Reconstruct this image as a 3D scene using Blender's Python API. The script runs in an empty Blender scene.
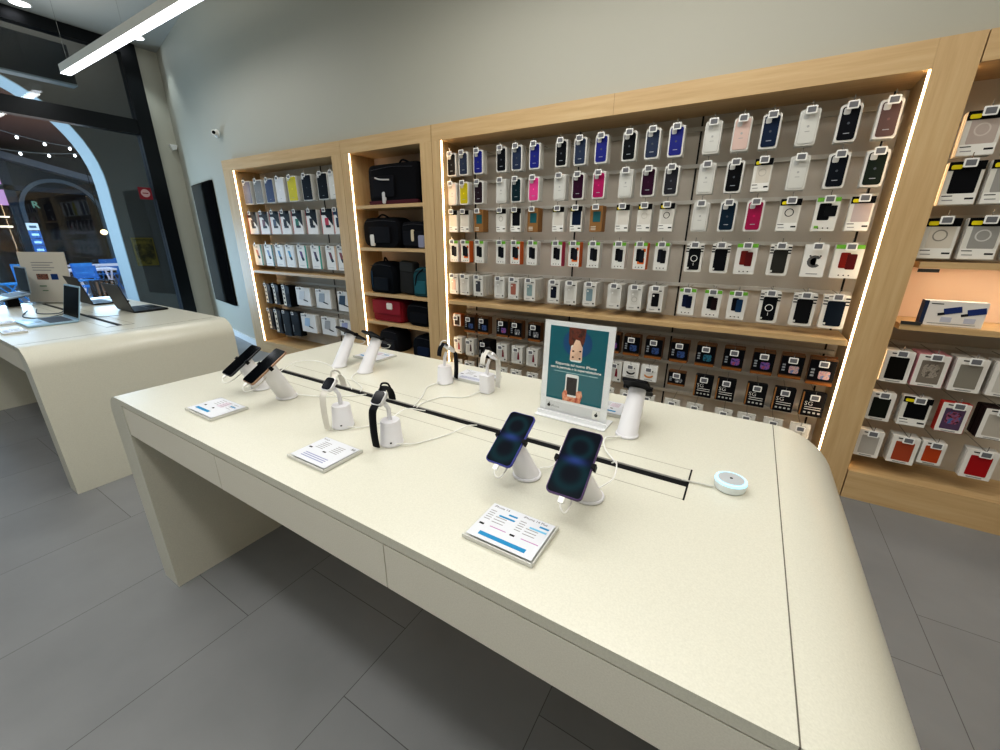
import bpy, bmesh, math, random
from mathutils import Vector, Matrix
random.seed(7)
PI = math.pi
SC = bpy.context.scene
COL = SC.collection

# ------------------------------------------------------------------ materials
def lin(c):
    if isinstance(c, str):
        c = tuple(int(c[i:i+2], 16) / 255 for i in (0, 2, 4))
    return tuple(((x / 12.92) if x <= .04045 else ((x + .055) / 1.055) ** 2.4) for x in c) + (1,)
_m = {}
def mat(col, rough=.5, metal=0., emit=0., spec=.5, alpha=1., name=None):
    _l = lin(col); 
    if not emit and not metal: spec = min(spec, .12 if max(_l[:3]) < .06 else .3)
    key = (col, rough, metal, emit, spec, alpha)
    if key in _m: return _m[key]
    m = bpy.data.materials.new(name or 'mat_%s' % col); m.use_nodes = True
    b = m.node_tree.nodes['Principled BSDF']
    b.inputs['Base Color'].default_value = lin(col)
    b.inputs['Roughness'].default_value = rough
    b.inputs['Metallic'].default_value = metal
    b.inputs['Specular IOR Level'].default_value = spec
    if alpha < 1: b.inputs['Alpha'].default_value = alpha
    if emit:
        b.inputs['Emission Color'].default_value = lin(col)
        b.inputs['Emission Strength'].default_value = emit
    _m[key] = m
    return m
def nodes(name):
    m = bpy.data.materials.new(name); m.use_nodes = True
    nt = m.node_tree; return m, nt, nt.nodes['Principled BSDF']
def N(nt, t, **kw):
    n = nt.nodes.new(t)
    for k, v in kw.items(): setattr(n, k, v)
    return n
def math_(nt, op, a, b=None, c=None):
    n = N(nt, 'ShaderNodeMath', operation=op)
    for i, v in enumerate((a, b, c)):
        if v is None: continue
        if isinstance(v, (int, float)): n.inputs[i].default_value = v
        else: nt.links.new(v, n.inputs[i])
    return n.outputs[0]
def ramp(nt, fac, stops):
    r = N(nt, 'ShaderNodeValToRGB'); els = r.color_ramp.elements
    while len(els) < len(stops): els.new(.5)
    for e, (p, c) in zip(els, stops): e.position = p; e.color = lin(c)
    nt.links.new(fac, r.inputs[0]); return r.outputs[0]
def wood(name, scale, c1='bc9d71', c2='c7a97d', c3='cfb589'):
    m, nt, b = nodes(name)
    tc = N(nt, 'ShaderNodeTexCoord'); mp = N(nt, 'ShaderNodeMapping'); mp.inputs['Scale'].default_value = scale
    nt.links.new(tc.outputs['Object'], mp.inputs[0])
    n = N(nt, 'ShaderNodeTexNoise'); n.inputs['Scale'].default_value = 3; n.inputs['Detail'].default_value = 6; n.inputs['Roughness'].default_value = .6
    nt.links.new(mp.outputs[0], n.inputs[0])
    nt.links.new(ramp(nt, n.outputs[0], [(.25, c1), (.5, c2), (.75, c3)]), b.inputs['Base Color'])
    b.inputs['Roughness'].default_value = .45
    return m
WOODV = wood('maple_vertical', (14, 14, .8))
WOODH = wood('maple_horizontal', (.8, 14, 14))
def plaster(name, col, rough=.75):
    m, nt, b = nodes(name)
    n = N(nt, 'ShaderNodeTexNoise'); n.inputs['Scale'].default_value = 1.2; n.inputs['Detail'].default_value = 3
    tc = N(nt, 'ShaderNodeTexCoord'); nt.links.new(tc.outputs['Object'], n.inputs[0])
    c = lin(col); k = .95
    mx = N(nt, 'ShaderNodeMix', data_type='RGBA')
    mx.inputs[6].default_value = (c[0]*k, c[1]*k, c[2]*k, 1); mx.inputs[7].default_value = c
    nt.links.new(n.outputs[0], mx.inputs[0]); nt.links.new(mx.outputs[2], b.inputs['Base Color'])
    b.inputs['Roughness'].default_value = rough
    return m
WALL = plaster('wall_paint', 'b3b1a4', .6)
CEIL = plaster('ceiling_paint', 'aeada6', .85)
PEG = plaster('pegboard_fabric', 'd8d1c6', .8)
PANEL = plaster('plain_back_panel', 'cdbcae', .7)
def speckle(name, col, rough):
    m, nt, b = nodes(name)
    n = N(nt, 'ShaderNodeTexNoise'); n.inputs['Scale'].default_value = 320; n.inputs['Detail'].default_value = 2
    tc = N(nt, 'ShaderNodeTexCoord'); nt.links.new(tc.outputs['Object'], n.inputs[0])
    c = lin(col); mx = N(nt, 'ShaderNodeMix', data_type='RGBA')
    mx.inputs[6].default_value = (c[0]*.86, c[1]*.86, c[2]*.85, 1); mx.inputs[7].default_value = tuple(min(1, v*1.08) for v in c[:3]) + (1,)
    nt.links.new(n.outputs[0], mx.inputs[0]); nt.links.new(mx.outputs[2], b.inputs['Base Color'])
    b.inputs['Roughness'].default_value = rough
    bp = N(nt, 'ShaderNodeBump'); bp.inputs['Strength'].default_value = .05; bp.inputs['Distance'].default_value = .001
    nt.links.new(n.outputs[0], bp.inputs['Height']); nt.links.new(bp.outputs[0], b.inputs['Normal'])
    return m
TABLE = speckle('cream_laminate', 'd6d5c8', .3)
FASCIA = speckle('cream_drawer_front', 'e4e1d5', .42)
def floor_mat():
    m, nt, b = nodes('grey_floor_tiles')
    g = N(nt, 'ShaderNodeNewGeometry'); s = N(nt, 'ShaderNodeSeparateXYZ'); nt.links.new(g.outputs['Position'], s.inputs[0])
    u = math_(nt, 'DIVIDE', math_(nt, 'ADD', s.outputs[0], 1.535), .594)
    col = math_(nt, 'FLOOR', u)
    par = math_(nt, 'FLOORED_MODULO', col, 2.0)
    v = math_(nt, 'DIVIDE', math_(nt, 'SUBTRACT', math_(nt, 'ADD', s.outputs[1], math_(nt, 'MULTIPLY', par, .295)), .838), 1.165)
    row = math_(nt, 'FLOOR', v)
    fu = math_(nt, 'SUBTRACT', u, col); fv = math_(nt, 'SUBTRACT', v, row)
    eu = math_(nt, 'MULTIPLY', math_(nt, 'MINIMUM', fu, math_(nt, 'SUBTRACT', 1.0, fu)), .594)
    ev = math_(nt, 'MULTIPLY', math_(nt, 'MINIMUM', fv, math_(nt, 'SUBTRACT', 1.0, fv)), 1.165)
    e = math_(nt, 'MINIMUM', eu, ev)
    grout = math_(nt, 'LESS_THAN', e, .0013)
    wn = N(nt, 'ShaderNodeTexWhiteNoise', noise_dimensions='2D'); cb = N(nt, 'ShaderNodeCombineXYZ')
    nt.links.new(col, cb.inputs[0]); nt.links.new(row, cb.inputs[1]); nt.links.new(cb.outputs[0], wn.inputs[0])
    n = N(nt, 'ShaderNodeTexNoise'); n.inputs['Scale'].default_value = 2.2; n.inputs['Detail'].default_value = 8
    nt.links.new(g.outputs['Position'], n.inputs[0])
    f = math_(nt, 'ADD', math_(nt, 'MULTIPLY', n.outputs[0], .8), math_(nt, 'MULTIPLY', wn.outputs[0], .2))
    base = ramp(nt, f, [(.2, '757779'), (.8, '8d8f91')])
    mx = N(nt, 'ShaderNodeMix', data_type='RGBA'); nt.links.new(grout, mx.inputs[0]); nt.links.new(base, mx.inputs[6])
    mx.inputs[7].default_value = lin('505051'); nt.links.new(mx.outputs[2], b.inputs['Base Color'])
    b.inputs['Roughness'].default_value = .42
    return m
FLOOR = floor_mat()
def thin_glass(name, tint, refl):
    m = bpy.data.materials.new(name); m.use_nodes = True; nt = m.node_tree; nt.nodes.clear()
    o = N(nt, 'ShaderNodeOutputMaterial'); t = N(nt, 'ShaderNodeBsdfTransparent'); t.inputs[0].default_value = tint
    g = N(nt, 'ShaderNodeBsdfGlossy'); g.inputs['Roughness'].default_value = 0.0; g.inputs[0].default_value = (1, 1, 1, 1)
    f = N(nt, 'ShaderNodeLayerWeight'); f.inputs[0].default_value = .5
    mm = math_(nt, 'ADD', refl, math_(nt, 'MULTIPLY', math_(nt, 'POWER', f.outputs['Facing'], 5.0), .8))
    mx = N(nt, 'ShaderNodeMixShader'); nt.links.new(mm, mx.inputs[0]); nt.links.new(t.outputs[0], mx.inputs[1]); nt.links.new(g.outputs[0], mx.inputs[2])
    nt.links.new(mx.outputs[0], o.inputs[0]); return m
GLASS = thin_glass('storefront_glass', (.90, .94, .96, 1), .045)
ACRYL = thin_glass('clear_acrylic', (.985, .99, .99, 1), .03)
def wallpaper():
    m, nt, b = nodes('phone_wallpaper')
    tc = N(nt, 'ShaderNodeTexCoord'); s = N(nt, 'ShaderNodeSeparateXYZ'); nt.links.new(tc.outputs['Object'], s.inputs[0])
    x, z = s.outputs[0], s.outputs[2]
    def dist(cz):
        dz = math_(nt, 'SUBTRACT', z, cz)
        return math_(nt, 'SQRT', math_(nt, 'ADD', math_(nt, 'MULTIPLY', x, x), math_(nt, 'MULTIPLY', dz, dz)))
    def blob(d, r, w):
        q = math_(nt, 'DIVIDE', math_(nt, 'SUBTRACT', d, r), w)
        return math_(nt, 'EXPONENT', math_(nt, 'MULTIPLY', math_(nt, 'MULTIPLY', q, q), -1.0))
    ring = math_(nt, 'ADD', blob(dist(.034), .024, .007), blob(dist(-.030), .030, .010))
    zz = math_(nt, 'MULTIPLY', math_(nt, 'SUBTRACT', z, .002), 2.6)
    dd = math_(nt, 'SQRT', math_(nt, 'ADD', math_(nt, 'MULTIPLY', x, x), math_(nt, 'MULTIPLY', zz, zz)))
    pur = blob(dd, 0, .022)
    def scl(c, f):
        v = N(nt, 'ShaderNodeVectorMath', operation='SCALE'); v.inputs[0].default_value = c; nt.links.new(f, v.inputs['Scale']); return v.outputs[0]
    def add(a, c):
        v = N(nt, 'ShaderNodeVectorMath', operation='ADD'); nt.links.new(a, v.inputs[0])
        if isinstance(c, tuple): v.inputs[1].default_value = c
        else: nt.links.new(c, v.inputs[1])
        return v.outputs[0]
    tot = add(add(scl((.001, .020, .022), ring), scl((.022, .022, .15), pur)), (.0006, .0016, .006))
    b.inputs['Base Color'].default_value = (.002, .004, .006, 1); b.inputs['Roughness'].default_value = .12; b.inputs['Specular IOR Level'].default_value = .1
    nt.links.new(tot, b.inputs['Emission Color']); b.inputs['Emission Strength'].default_value = 1.0
    return m
WALLPAPER = wallpaper()
def portrait_mat(name, a, c_, d, sc=60):
    m, nt, b = nodes(name)
    n = N(nt, 'ShaderNodeTexNoise'); n.inputs['Scale'].default_value = sc; tc = N(nt, 'ShaderNodeTexCoord')
    nt.links.new(tc.outputs['Object'], n.inputs[0])
    nt.links.new(ramp(nt, n.outputs[0], [(.38, a), (.5, c_), (.62, d)]), b.inputs['Base Color']); b.inputs['Roughness'].default_value = .5
    return m

WHITE = mat('eeeeea', .4); OFFW = mat('dddcd6', .45); BLACK = mat('0c0d10', .4); INK = mat('2a2b2e', .6); GREY = mat('8d8d8c', .5)
SATIN = mat('e4e4e8', .28); DARKMET = mat('0e1216', .4, .3); CHROME = mat('c8c8c6', .25, .9); YEL = mat('e3d417', .5)
TAGPRINT = mat('707175', .6); KRAFT = mat('9a6c3c', .7); TEALW = mat('1f5d63', .5); GREEN = mat('6fae3c', .5)
LED = mat('ffe4bd', .5, 0, 12.0); LEDS = mat('ffdcae', .5, 0, 4.0); LEDC = mat('f4f8ff', .5, 0, 5.0)

# ------------------------------------------------------------------ geometry
def rr(w, h, r, n=4, cx=0, cz=0):
    r = min(r, w/2-1e-5, h/2-1e-5); out = []
    for k, (sx, sz) in enumerate(((1, 1), (-1, 1), (-1, -1), (1, -1))):
        for i in range(n+1):
            a = (k + i/n) * PI/2
            out.append((cx + sx*(w/2-r) + r*math.cos(a), cz + sz*(h/2-r) + r*math.sin(a)))
    return out
class MB:
    def __init__(s): s.bm = bmesh.new(); s.mi = 0
    def _f(s, vs):
        try: f = s.bm.faces.new(vs); f.material_index = s.mi; return f
        except ValueError: pass
    def box(s, x0, x1, y0, y1, z0, z1, M=None):
        v = [s.bm.verts.new((M @ Vector(p)) if M else p) for p in ((x0,y0,z0),(x1,y0,z0),(x1,y1,z0),(x0,y1,z0),(x0,y0,z1),(x1,y0,z1),(x1,y1,z1),(x0,y1,z1))]
        for q in ((3,2,1,0),(4,5,6,7),(0,1,5,4),(1,2,6,5),(2,3,7,6),(3,0,4,7)): s._f([v[i] for i in q])
        return s
    def prism(s, pts, a0, a1, axis='y', M=None, bev=0):
        """pts 2-D outline; extruded along axis from a0 to a1 (y: pts=(x,z); z: pts=(x,y); x: pts=(y,z))"""
        def P(p, a):
            v = {'y': (p[0], a, p[1]), 'z': (p[0], p[1], a), 'x': (a, p[0], p[1])}[axis]
            return (M @ Vector(v)) if M else v
        cx = sum(p[0] for p in pts)/len(pts); cy = sum(p[1] for p in pts)/len(pts)
        def ins(t):
            w = max(p[0] for p in pts)-cx; h = max(p[1] for p in pts)-cy
            return [(cx+(p[0]-cx)*(1-t/max(w,1e-4)), cy+(p[1]-cy)*(1-t/max(h,1e-4))) for p in pts]
        if bev:
            sg = 1 if a1 > a0 else -1
            L = [(ins(bev), a0), (pts, a0+sg*bev), (pts, a1-sg*bev), (ins(bev), a1)]
        else: L = [(pts, a0), (pts, a1)]
        R = [[s.bm.verts.new(P(p, a)) for p in q] for q, a in L]
        s._f(R[0]); s._f(R[-1][::-1])
        n = len(pts)
        for A, B in zip(R, R[1:]):
            for i in range(n): s._f([A[i], A[(i+1) % n], B[(i+1) % n], B[i]])
        return s
    def loft(s, rings, cap=True):
        R = [[s.bm.verts.new(p) for p in r] for r in rings]; n = len(R[0])
        for A, B in zip(R, R[1:]):
            for i in range(n): s._f([A[i], A[(i+1) % n], B[(i+1) % n], B[i]])
        if cap: s._f(R[0][::-1]); s._f(R[-1])
        return s
    def lathe(s, prof, c=(0,0,0), n=32):
        return s.loft([[(c[0]+r*math.cos(2*PI*i/n), c[1]+r*math.sin(2*PI*i/n), c[2]+z) for i in range(n)] for r, z in prof])
    def tube(s, path, r, n=8, flat=None):
        path = [Vector(p) for p in path]; rings = []
        up = Vector((0,0,1)); prev = None
        for i, p in enumerate(path):
            t = (path[min(i+1, len(path)-1)] - path[max(i-1, 0)]).normalized()
            if prev is None:
                a = t.cross(up if abs(t.z) < .95 else Vector((1,0,0))).normalized()
            else: a = (prev - t*prev.dot(t)).normalized()
            prev = a; b = t.cross(a)
            ra, rb = (r, r) if flat is None else flat
            rings.append([p + a*ra*math.cos(2*PI*k/n) + b*rb*math.sin(2*PI*k/n) for k in range(n)])
        return s.loft(rings)
    def mesh(s, mats, smooth=False):
        bmesh.ops.recalc_face_normals(s.bm, faces=s.bm.faces)
        me = bpy.data.meshes.new('m'); s.bm.to_mesh(me); s.bm.free()
        for m in (mats if isinstance(mats, (list, tuple)) else [mats]): me.materials.append(m)
        if smooth:
            me.polygons.foreach_set('use_smooth', [True]*len(me.polygons))
            try: me.set_sharp_from_angle(angle=math.radians(35))
            except Exception: pass
        return me
def link(name, me, parent=None, loc=None, rot=None):
    o = bpy.data.objects.new(name, me); COL.objects.link(o)
    if parent: o.parent = parent
    if loc is not None: o.location = loc
    if rot is not None: o.rotation_euler = rot
    return o
def tag(o, label, cat, group=None, kind=None):
    if label: o['label'] = label
    if cat: o['category'] = cat
    if group: o['group'] = group
    if kind: o['kind'] = kind
    return o
def thing(name, label, cat, loc=(0,0,0), rot=(0,0,0), group=None):
    return tag(link(name, None, None, loc, rot), label, cat, group)
def box(name, x0, x1, y0, y1, z0, z1, m, parent=None):
    return link(name, MB().box(x0, x1, y0, y1, z0, z1).mesh(m), parent)
def struct(name, *a):
    o = box(name, *a); o['kind'] = 'structure'; return o
def bez(pts, n=10):
    """smooth Catmull-Rom through points"""
    P = [Vector(p) for p in pts]; P = [2*P[0]-P[1]] + P + [2*P[-1]-P[-2]]; out = []
    for i in range(1, len(P)-2):
        for k in range(n):
            t = k/n; a, b, c, d = P[i-1], P[i], P[i+1], P[i+2]
            out.append(.5*((2*b)+(c-a)*t+(2*a-5*b+4*c-d)*t*t+(-a+3*b-3*c+d)*t**3))
    out.append(P[-2]); return out
def tri(m): bmesh.ops.triangulate(m.bm, faces=[f for f in m.bm.faces if len(f.verts) > 4]); return m
_txt = {}
def text(name, body, size, m, parent, loc, rot=(PI/2,0,0), align='LEFT', bold=0):
    k = (body, size, align, bold, m.name)
    if k not in _txt:
        c = bpy.data.curves.new('t', 'FONT'); c.body = body; c.size = size; c.align_x = align; c.offset = bold; c.resolution_u = 2
        t = bpy.data.objects.new('t', c); COL.objects.link(t)
        me = bpy.data.meshes.new_from_object(t.evaluated_get(bpy.context.evaluated_depsgraph_get()))
        bpy.data.objects.remove(t); me.materials.clear(); me.materials.append(m); _txt[k] = me
    return link(name, _txt[k], parent, loc, rot)

# ------------------------------------------------------------------ room shell
struct('floor', -7.98, 4.5, -4.0, 3.6, -.05, 0, FLOOR)
struct('ceiling', -7.98, 4.5, -4.0, 3.6, 4.0, 4.1, CEIL)
struct('wall_right', 4.5, 4.6, -4.0, 3.6, 0, 4.0, WALL)
struct('wall_near', -7.98, 4.6, -4.1, -4.0, 0, 4.0, WALL)
# wall above the shelving and the slanting wall to the corner, one continuous wall surface
m_ = MB().prism([(4.5, 2.925), (4.5, 3.4), (-4.70, 3.4), (-4.70, 2.925)], 2.30, 4.0, 'z')
o = link('wall_shelving', m_.mesh(WALL)); o['kind'] = 'structure'
P0, P1, P2 = (-4.70, 2.925), (-5.455, 2.925), (-6.2, 3.078)
crv = [tuple((1-t_)**2*a_+2*t_*(1-t_)*b_+t_*t_*c_ for a_, b_, c_ in zip(P0, P1, P2)) for t_ in [k/14 for k in range(15)]]
pts = crv + [(-7.98, 3.443), (-7.98, 3.70), (-4.70, 3.70)]
m = MB(); R_ = [[m.bm.verts.new((p[0], p[1], z)) for p in pts] for z in (2.30, 4.0)]
for k in range(len(pts)): m._f([R_[0][k], R_[0][(k+1) % len(pts)], R_[1][(k+1) % len(pts)], R_[1][k]])
for q in R_: m._f(q)
tri(m)
o = link('wall_bend', m.mesh(WALL, True)); o['kind'] = 'structure'
pts = [(-5.60, 2.955), (-5.60, 3.55), (-7.98, 3.70), (-7.98, 3.443)]
o = link('wall_slanted', MB().prism(pts, 0, 2.3, 'z').mesh(WALL)); o['kind'] = 'structure'
struct('wall_backing', -5.60, 4.5, 3.24, 3.4, 0, 2.31, WALL)
struct('wall_corner', -8.0, -7.92, 3.155, 3.60, 0, 4.0, plaster('pier_paint', 'c2c0b2', .7))
a = math.atan2(-.205, 1)
bb = MB().prism([(-5.66, 2.945), (-5.66, 2.967), (-7.93, 3.432), (-7.93, 3.41)], 0, .09, 'z').mesh(mat('dfe3e6', .5))
o = link('baseboard_slanted', bb); o['kind'] = 'structure'
# storefront
def dark(name, *a): return struct(name, *a, DARKMET)
dark('trim_1', -8.0, -7.86, 2.975, 3.155, 0, 4.0)
dark('trim_2', -8.0, -7.87, -4.0, 2.975, 2.87, 3.06)
dark('trim_3', -8.0, -7.87, -4.0, 2.975, 3.86, 4.0)
dark('trim_4', -8.0, -7.87, -4.0, 2.975, 0, .08)
dark('trim_5', -8.0, -7.86, -.7, -.55, 0, 4.0)
struct('window_1', -7.935, -7.925, -.55, 2.975, .08, 2.87, GLASS)
struct('window_2', -7.935, -7.925, -.55, 2.975, 3.06, 3.86, GLASS)
struct('window_3', -7.935, -7.925, -4.0, -.70, .08, 2.87, GLASS)
struct('window_4', -7.935, -7.925, -4.0, -.70, 3.06, 3.86, GLASS)

# ------------------------------------------------------------------ tables
def make_table(dx, rl=.085, r=.20, L=-2.075, R=.348):
    t = thing('display_table', '', 'table', (dx, .45+.56, 0))
    Tz, th = .902, .13
    y0, y1 = .462-1.01, 1.515-1.01
    out = [(L, 0), (L, Tz-rl)] + [(L+rl-rl*math.cos(k*PI/24), Tz-rl+rl*math.sin(k*PI/24)) for k in range(1, 12)] + [(L+rl, Tz), (R-r, Tz)]
    out += [(R-r+r*math.sin(k*PI/24), Tz-r+r*math.cos(k*PI/24)) for k in range(1, 12)] + [(R, Tz-r), (R, 0), (R-th, 0), (R-th, .878), (L+th, .878), (L+th, 0)]
    m = MB(); n = len(out)
    rings = [[m.bm.verts.new((p[0], y, p[1])) for p in out] for y in (y0, y1)]
    for i in range(n): m._f([rings[0][i], rings[0][(i+1) % n], rings[1][(i+1) % n], rings[1][i]])
    from mathutils.geometry import tessellate_polygon
    for tr in tessellate_polygon([[Vector((p[0], p[1], 0)) for p in out]]):
        for rg in rings: m._f([rg[k] for k in tr])
    link('waterfall_top', m.mesh(TABLE, True), t)
    for ys, yb in ((y0+.001, y0+.45), (y1-.001, y1-.45)):
        xs = [L+th+.004, -1.262, -.563, .132, R-th-.004]
        for a, b in zip(xs, xs[1:]):
            lo, hi = min(ys, yb), max(ys, yb)
            link('drawer', MB().box(a+.0015, b-.0015, lo, hi, .757, .8735).mesh(FASCIA), t)
    box('carcass', L+th+.001, R-th-.001, y0+.012, y1-.012, .765, .878, mat('3b3936', .7), t)
    for x in (.150,): box('panel_joint', x-.001, x+.001, y0-.0004, y1+.0004, Tz-.022, Tz+.0006, mat('6d6a60', .7), t)
    s = box('cable_slot', -1.79, -.045, -.034, -.008, Tz-.004, Tz+.0008, mat('17181a', .6), t)
    link('slot_brush', MB().tube([(-1.79, -.010, Tz+.001), (-.05, -.010, Tz+.001)], .003, 8).mesh(mat('8b8a85', .6)), s)
    box('slot_end_gap', -.046, -.042, -.096, .058, Tz-.004, Tz+.0009, BLACK, t)
    for y in (-.094, .056): box('slot_cover_joint', -1.79, -.046, y-.0008, y+.0008, Tz-.004, Tz+.0006, mat('a8a498', .6), t)
    return t
def copy_tree(o, parent=None):
    c = o.copy(); COL.objects.link(c); c.parent = parent
    for ch in list(o.children): copy_tree(ch, c)
    return c
T1 = make_table(0)
T1['label'] = 'long cream table in the foreground with rounded ends, drawers and phone stands'
T2 = make_table(-3.60, .1, .12, -2.06, .345)
T2['label'] = 'cream waterfall table by the shop window, holding the open laptops'
for t in (T1, T2): t['group'] = 'cream display tables'
TZ = .903

# ------------------------------------------------------------------ shelving
YF, YB = 2.886, 3.20
TOP, HB = 2.345, 2.227
def bay(label, x0, x1, o0, o1, zb=.18, right=True, left=True, back=PEG, tall=False):
    t = thing('shelving_bay', label, 'shelving', ((x0+x1)/2, 3.0, 0)); ox, oy = (x0+x1)/2, 3.0
    def b(name, a0, a1, c0, c1, d0, d1, m): return box(name, a0-ox, a1-ox, c0-oy, c1-oy, d0, d1, m, t)
    hx = o1 if tall else x1
    b('header', x0, hx-(.0008 if tall else 0), YF, YB+.02, HB, TOP, WOODH)
    if left: b('stile', x0, o0, YF, YB+.02, 0, HB-.0005, WOODV)
    if right: b('stile', o1, x1, YF, YB+.02, 0, TOP if tall else HB-.0005, WOODV)
    b('plinth', o0, o1, YF, YB+.02, 0, zb, WOODH)
    b('back_panel', o0, o1, YB, YB+.03, zb, HB, back)
    return t, b
U1, b1 = bay('maple shelving bay nearest the slanted wall, hung with tablet cases', -5.66, -3.52, -5.44, -3.655, zb=.16)
U2, b2 = bay('narrow maple bay stacked with bags, between the two pegboard bays', -3.515, -2.405, -3.41, -2.53, back=PANEL)
U3, b3 = bay('widest maple shelving bay, full of small phone case packs', -2.40, .70, -2.31, .548, tall=True)
b3('header_joint', -.9155, -.9140, YF-.0004, YF+.01, HB, TOP, mat('7d6443', .7))
U4, b4 = bay('maple shelving bay at the right edge, beyond the broad upright', .705, 2.6, .706, 2.45, left=False)
def led(b, x, z0, z1, y=2.892, w=.0065): b('led_strip', x, x+w, y-.004, y+.004, z0, z1, LED)
led(b1, -5.4385, .165, 2.225); led(b2, -3.4085, .185, 2.225); led(b3, -2.3085, .185, 2.225); led(b3, .5400, .185, 2.225)
b4('led_strip', .7065, .710, 2.95, 2.966, .185, 1.03, LEDS); b4('led_strip', .7065, .710, 2.95, 2.966, 1.39, 2.225, LEDS)
def shelf(b, o0, o1, z, m=WOODH, y0=2.893): b('shelf', o0+.001, o1-.001, y0, YB-.001, z-.03, z, m)
shelf(b1, -5.425, -3.655, 1.085)
for z in (1.775, 1.39, .95, .66, .345): shelf(b2, -3.395, -2.53, z)
shelf(b3, -2.295, .533, .952)
shelf(b4, .722, 2.45, 1.07); shelf(b4, .722, 2.45, 1.385)
b4('back_panel', .722, 2.45, YB-.01, YB-.001, 1.071, 1.354, mat('e6cbb4', .6))
b4('led_strip', .75, 2.42, 3.0, 3.015, 1.3525, 1.3548, LED)
def rails(b, xs, zs):
    for z in zs:
        b('hook_rail', xs[0]+.01, xs[1]-.01, YB-.022, YB-.001, z-.012, z+.012, mat('e2e0da', .35))
rails(b3, (-2.31, .545), (2.155, 1.94, 1.722, 1.463, 1.18, .815, .60, .375))
rails(b1, (-5.43, -3.655), (2.12, 1.77, 1.41, .93, .61))
rails(b4, (.73, 2.45), (2.06, 1.85, 1.60, .92, .69, .46))
for x in (-2.19, -1.245, -.425, .49):
    b3('slotted_upright', x-.005, x+.005, YB-.006, YB-.0005, .18, HB, mat('2b2a28', .5))
for x in (-4.25,): b1('slotted_upright', x-.005, x+.005, YB-.006, YB-.0005, .17, HB, mat('3b3a38', .5))
for z in (1.34, 1.066):   # shelf clips in the right bay
    b4('shelf_clip', .722, .80, 2.888, 2.895, z-.004 if z > 1.2 else z+.004, z+.012 if z > 1.2 else z+.02, mat('55534f', .35, .6))

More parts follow.
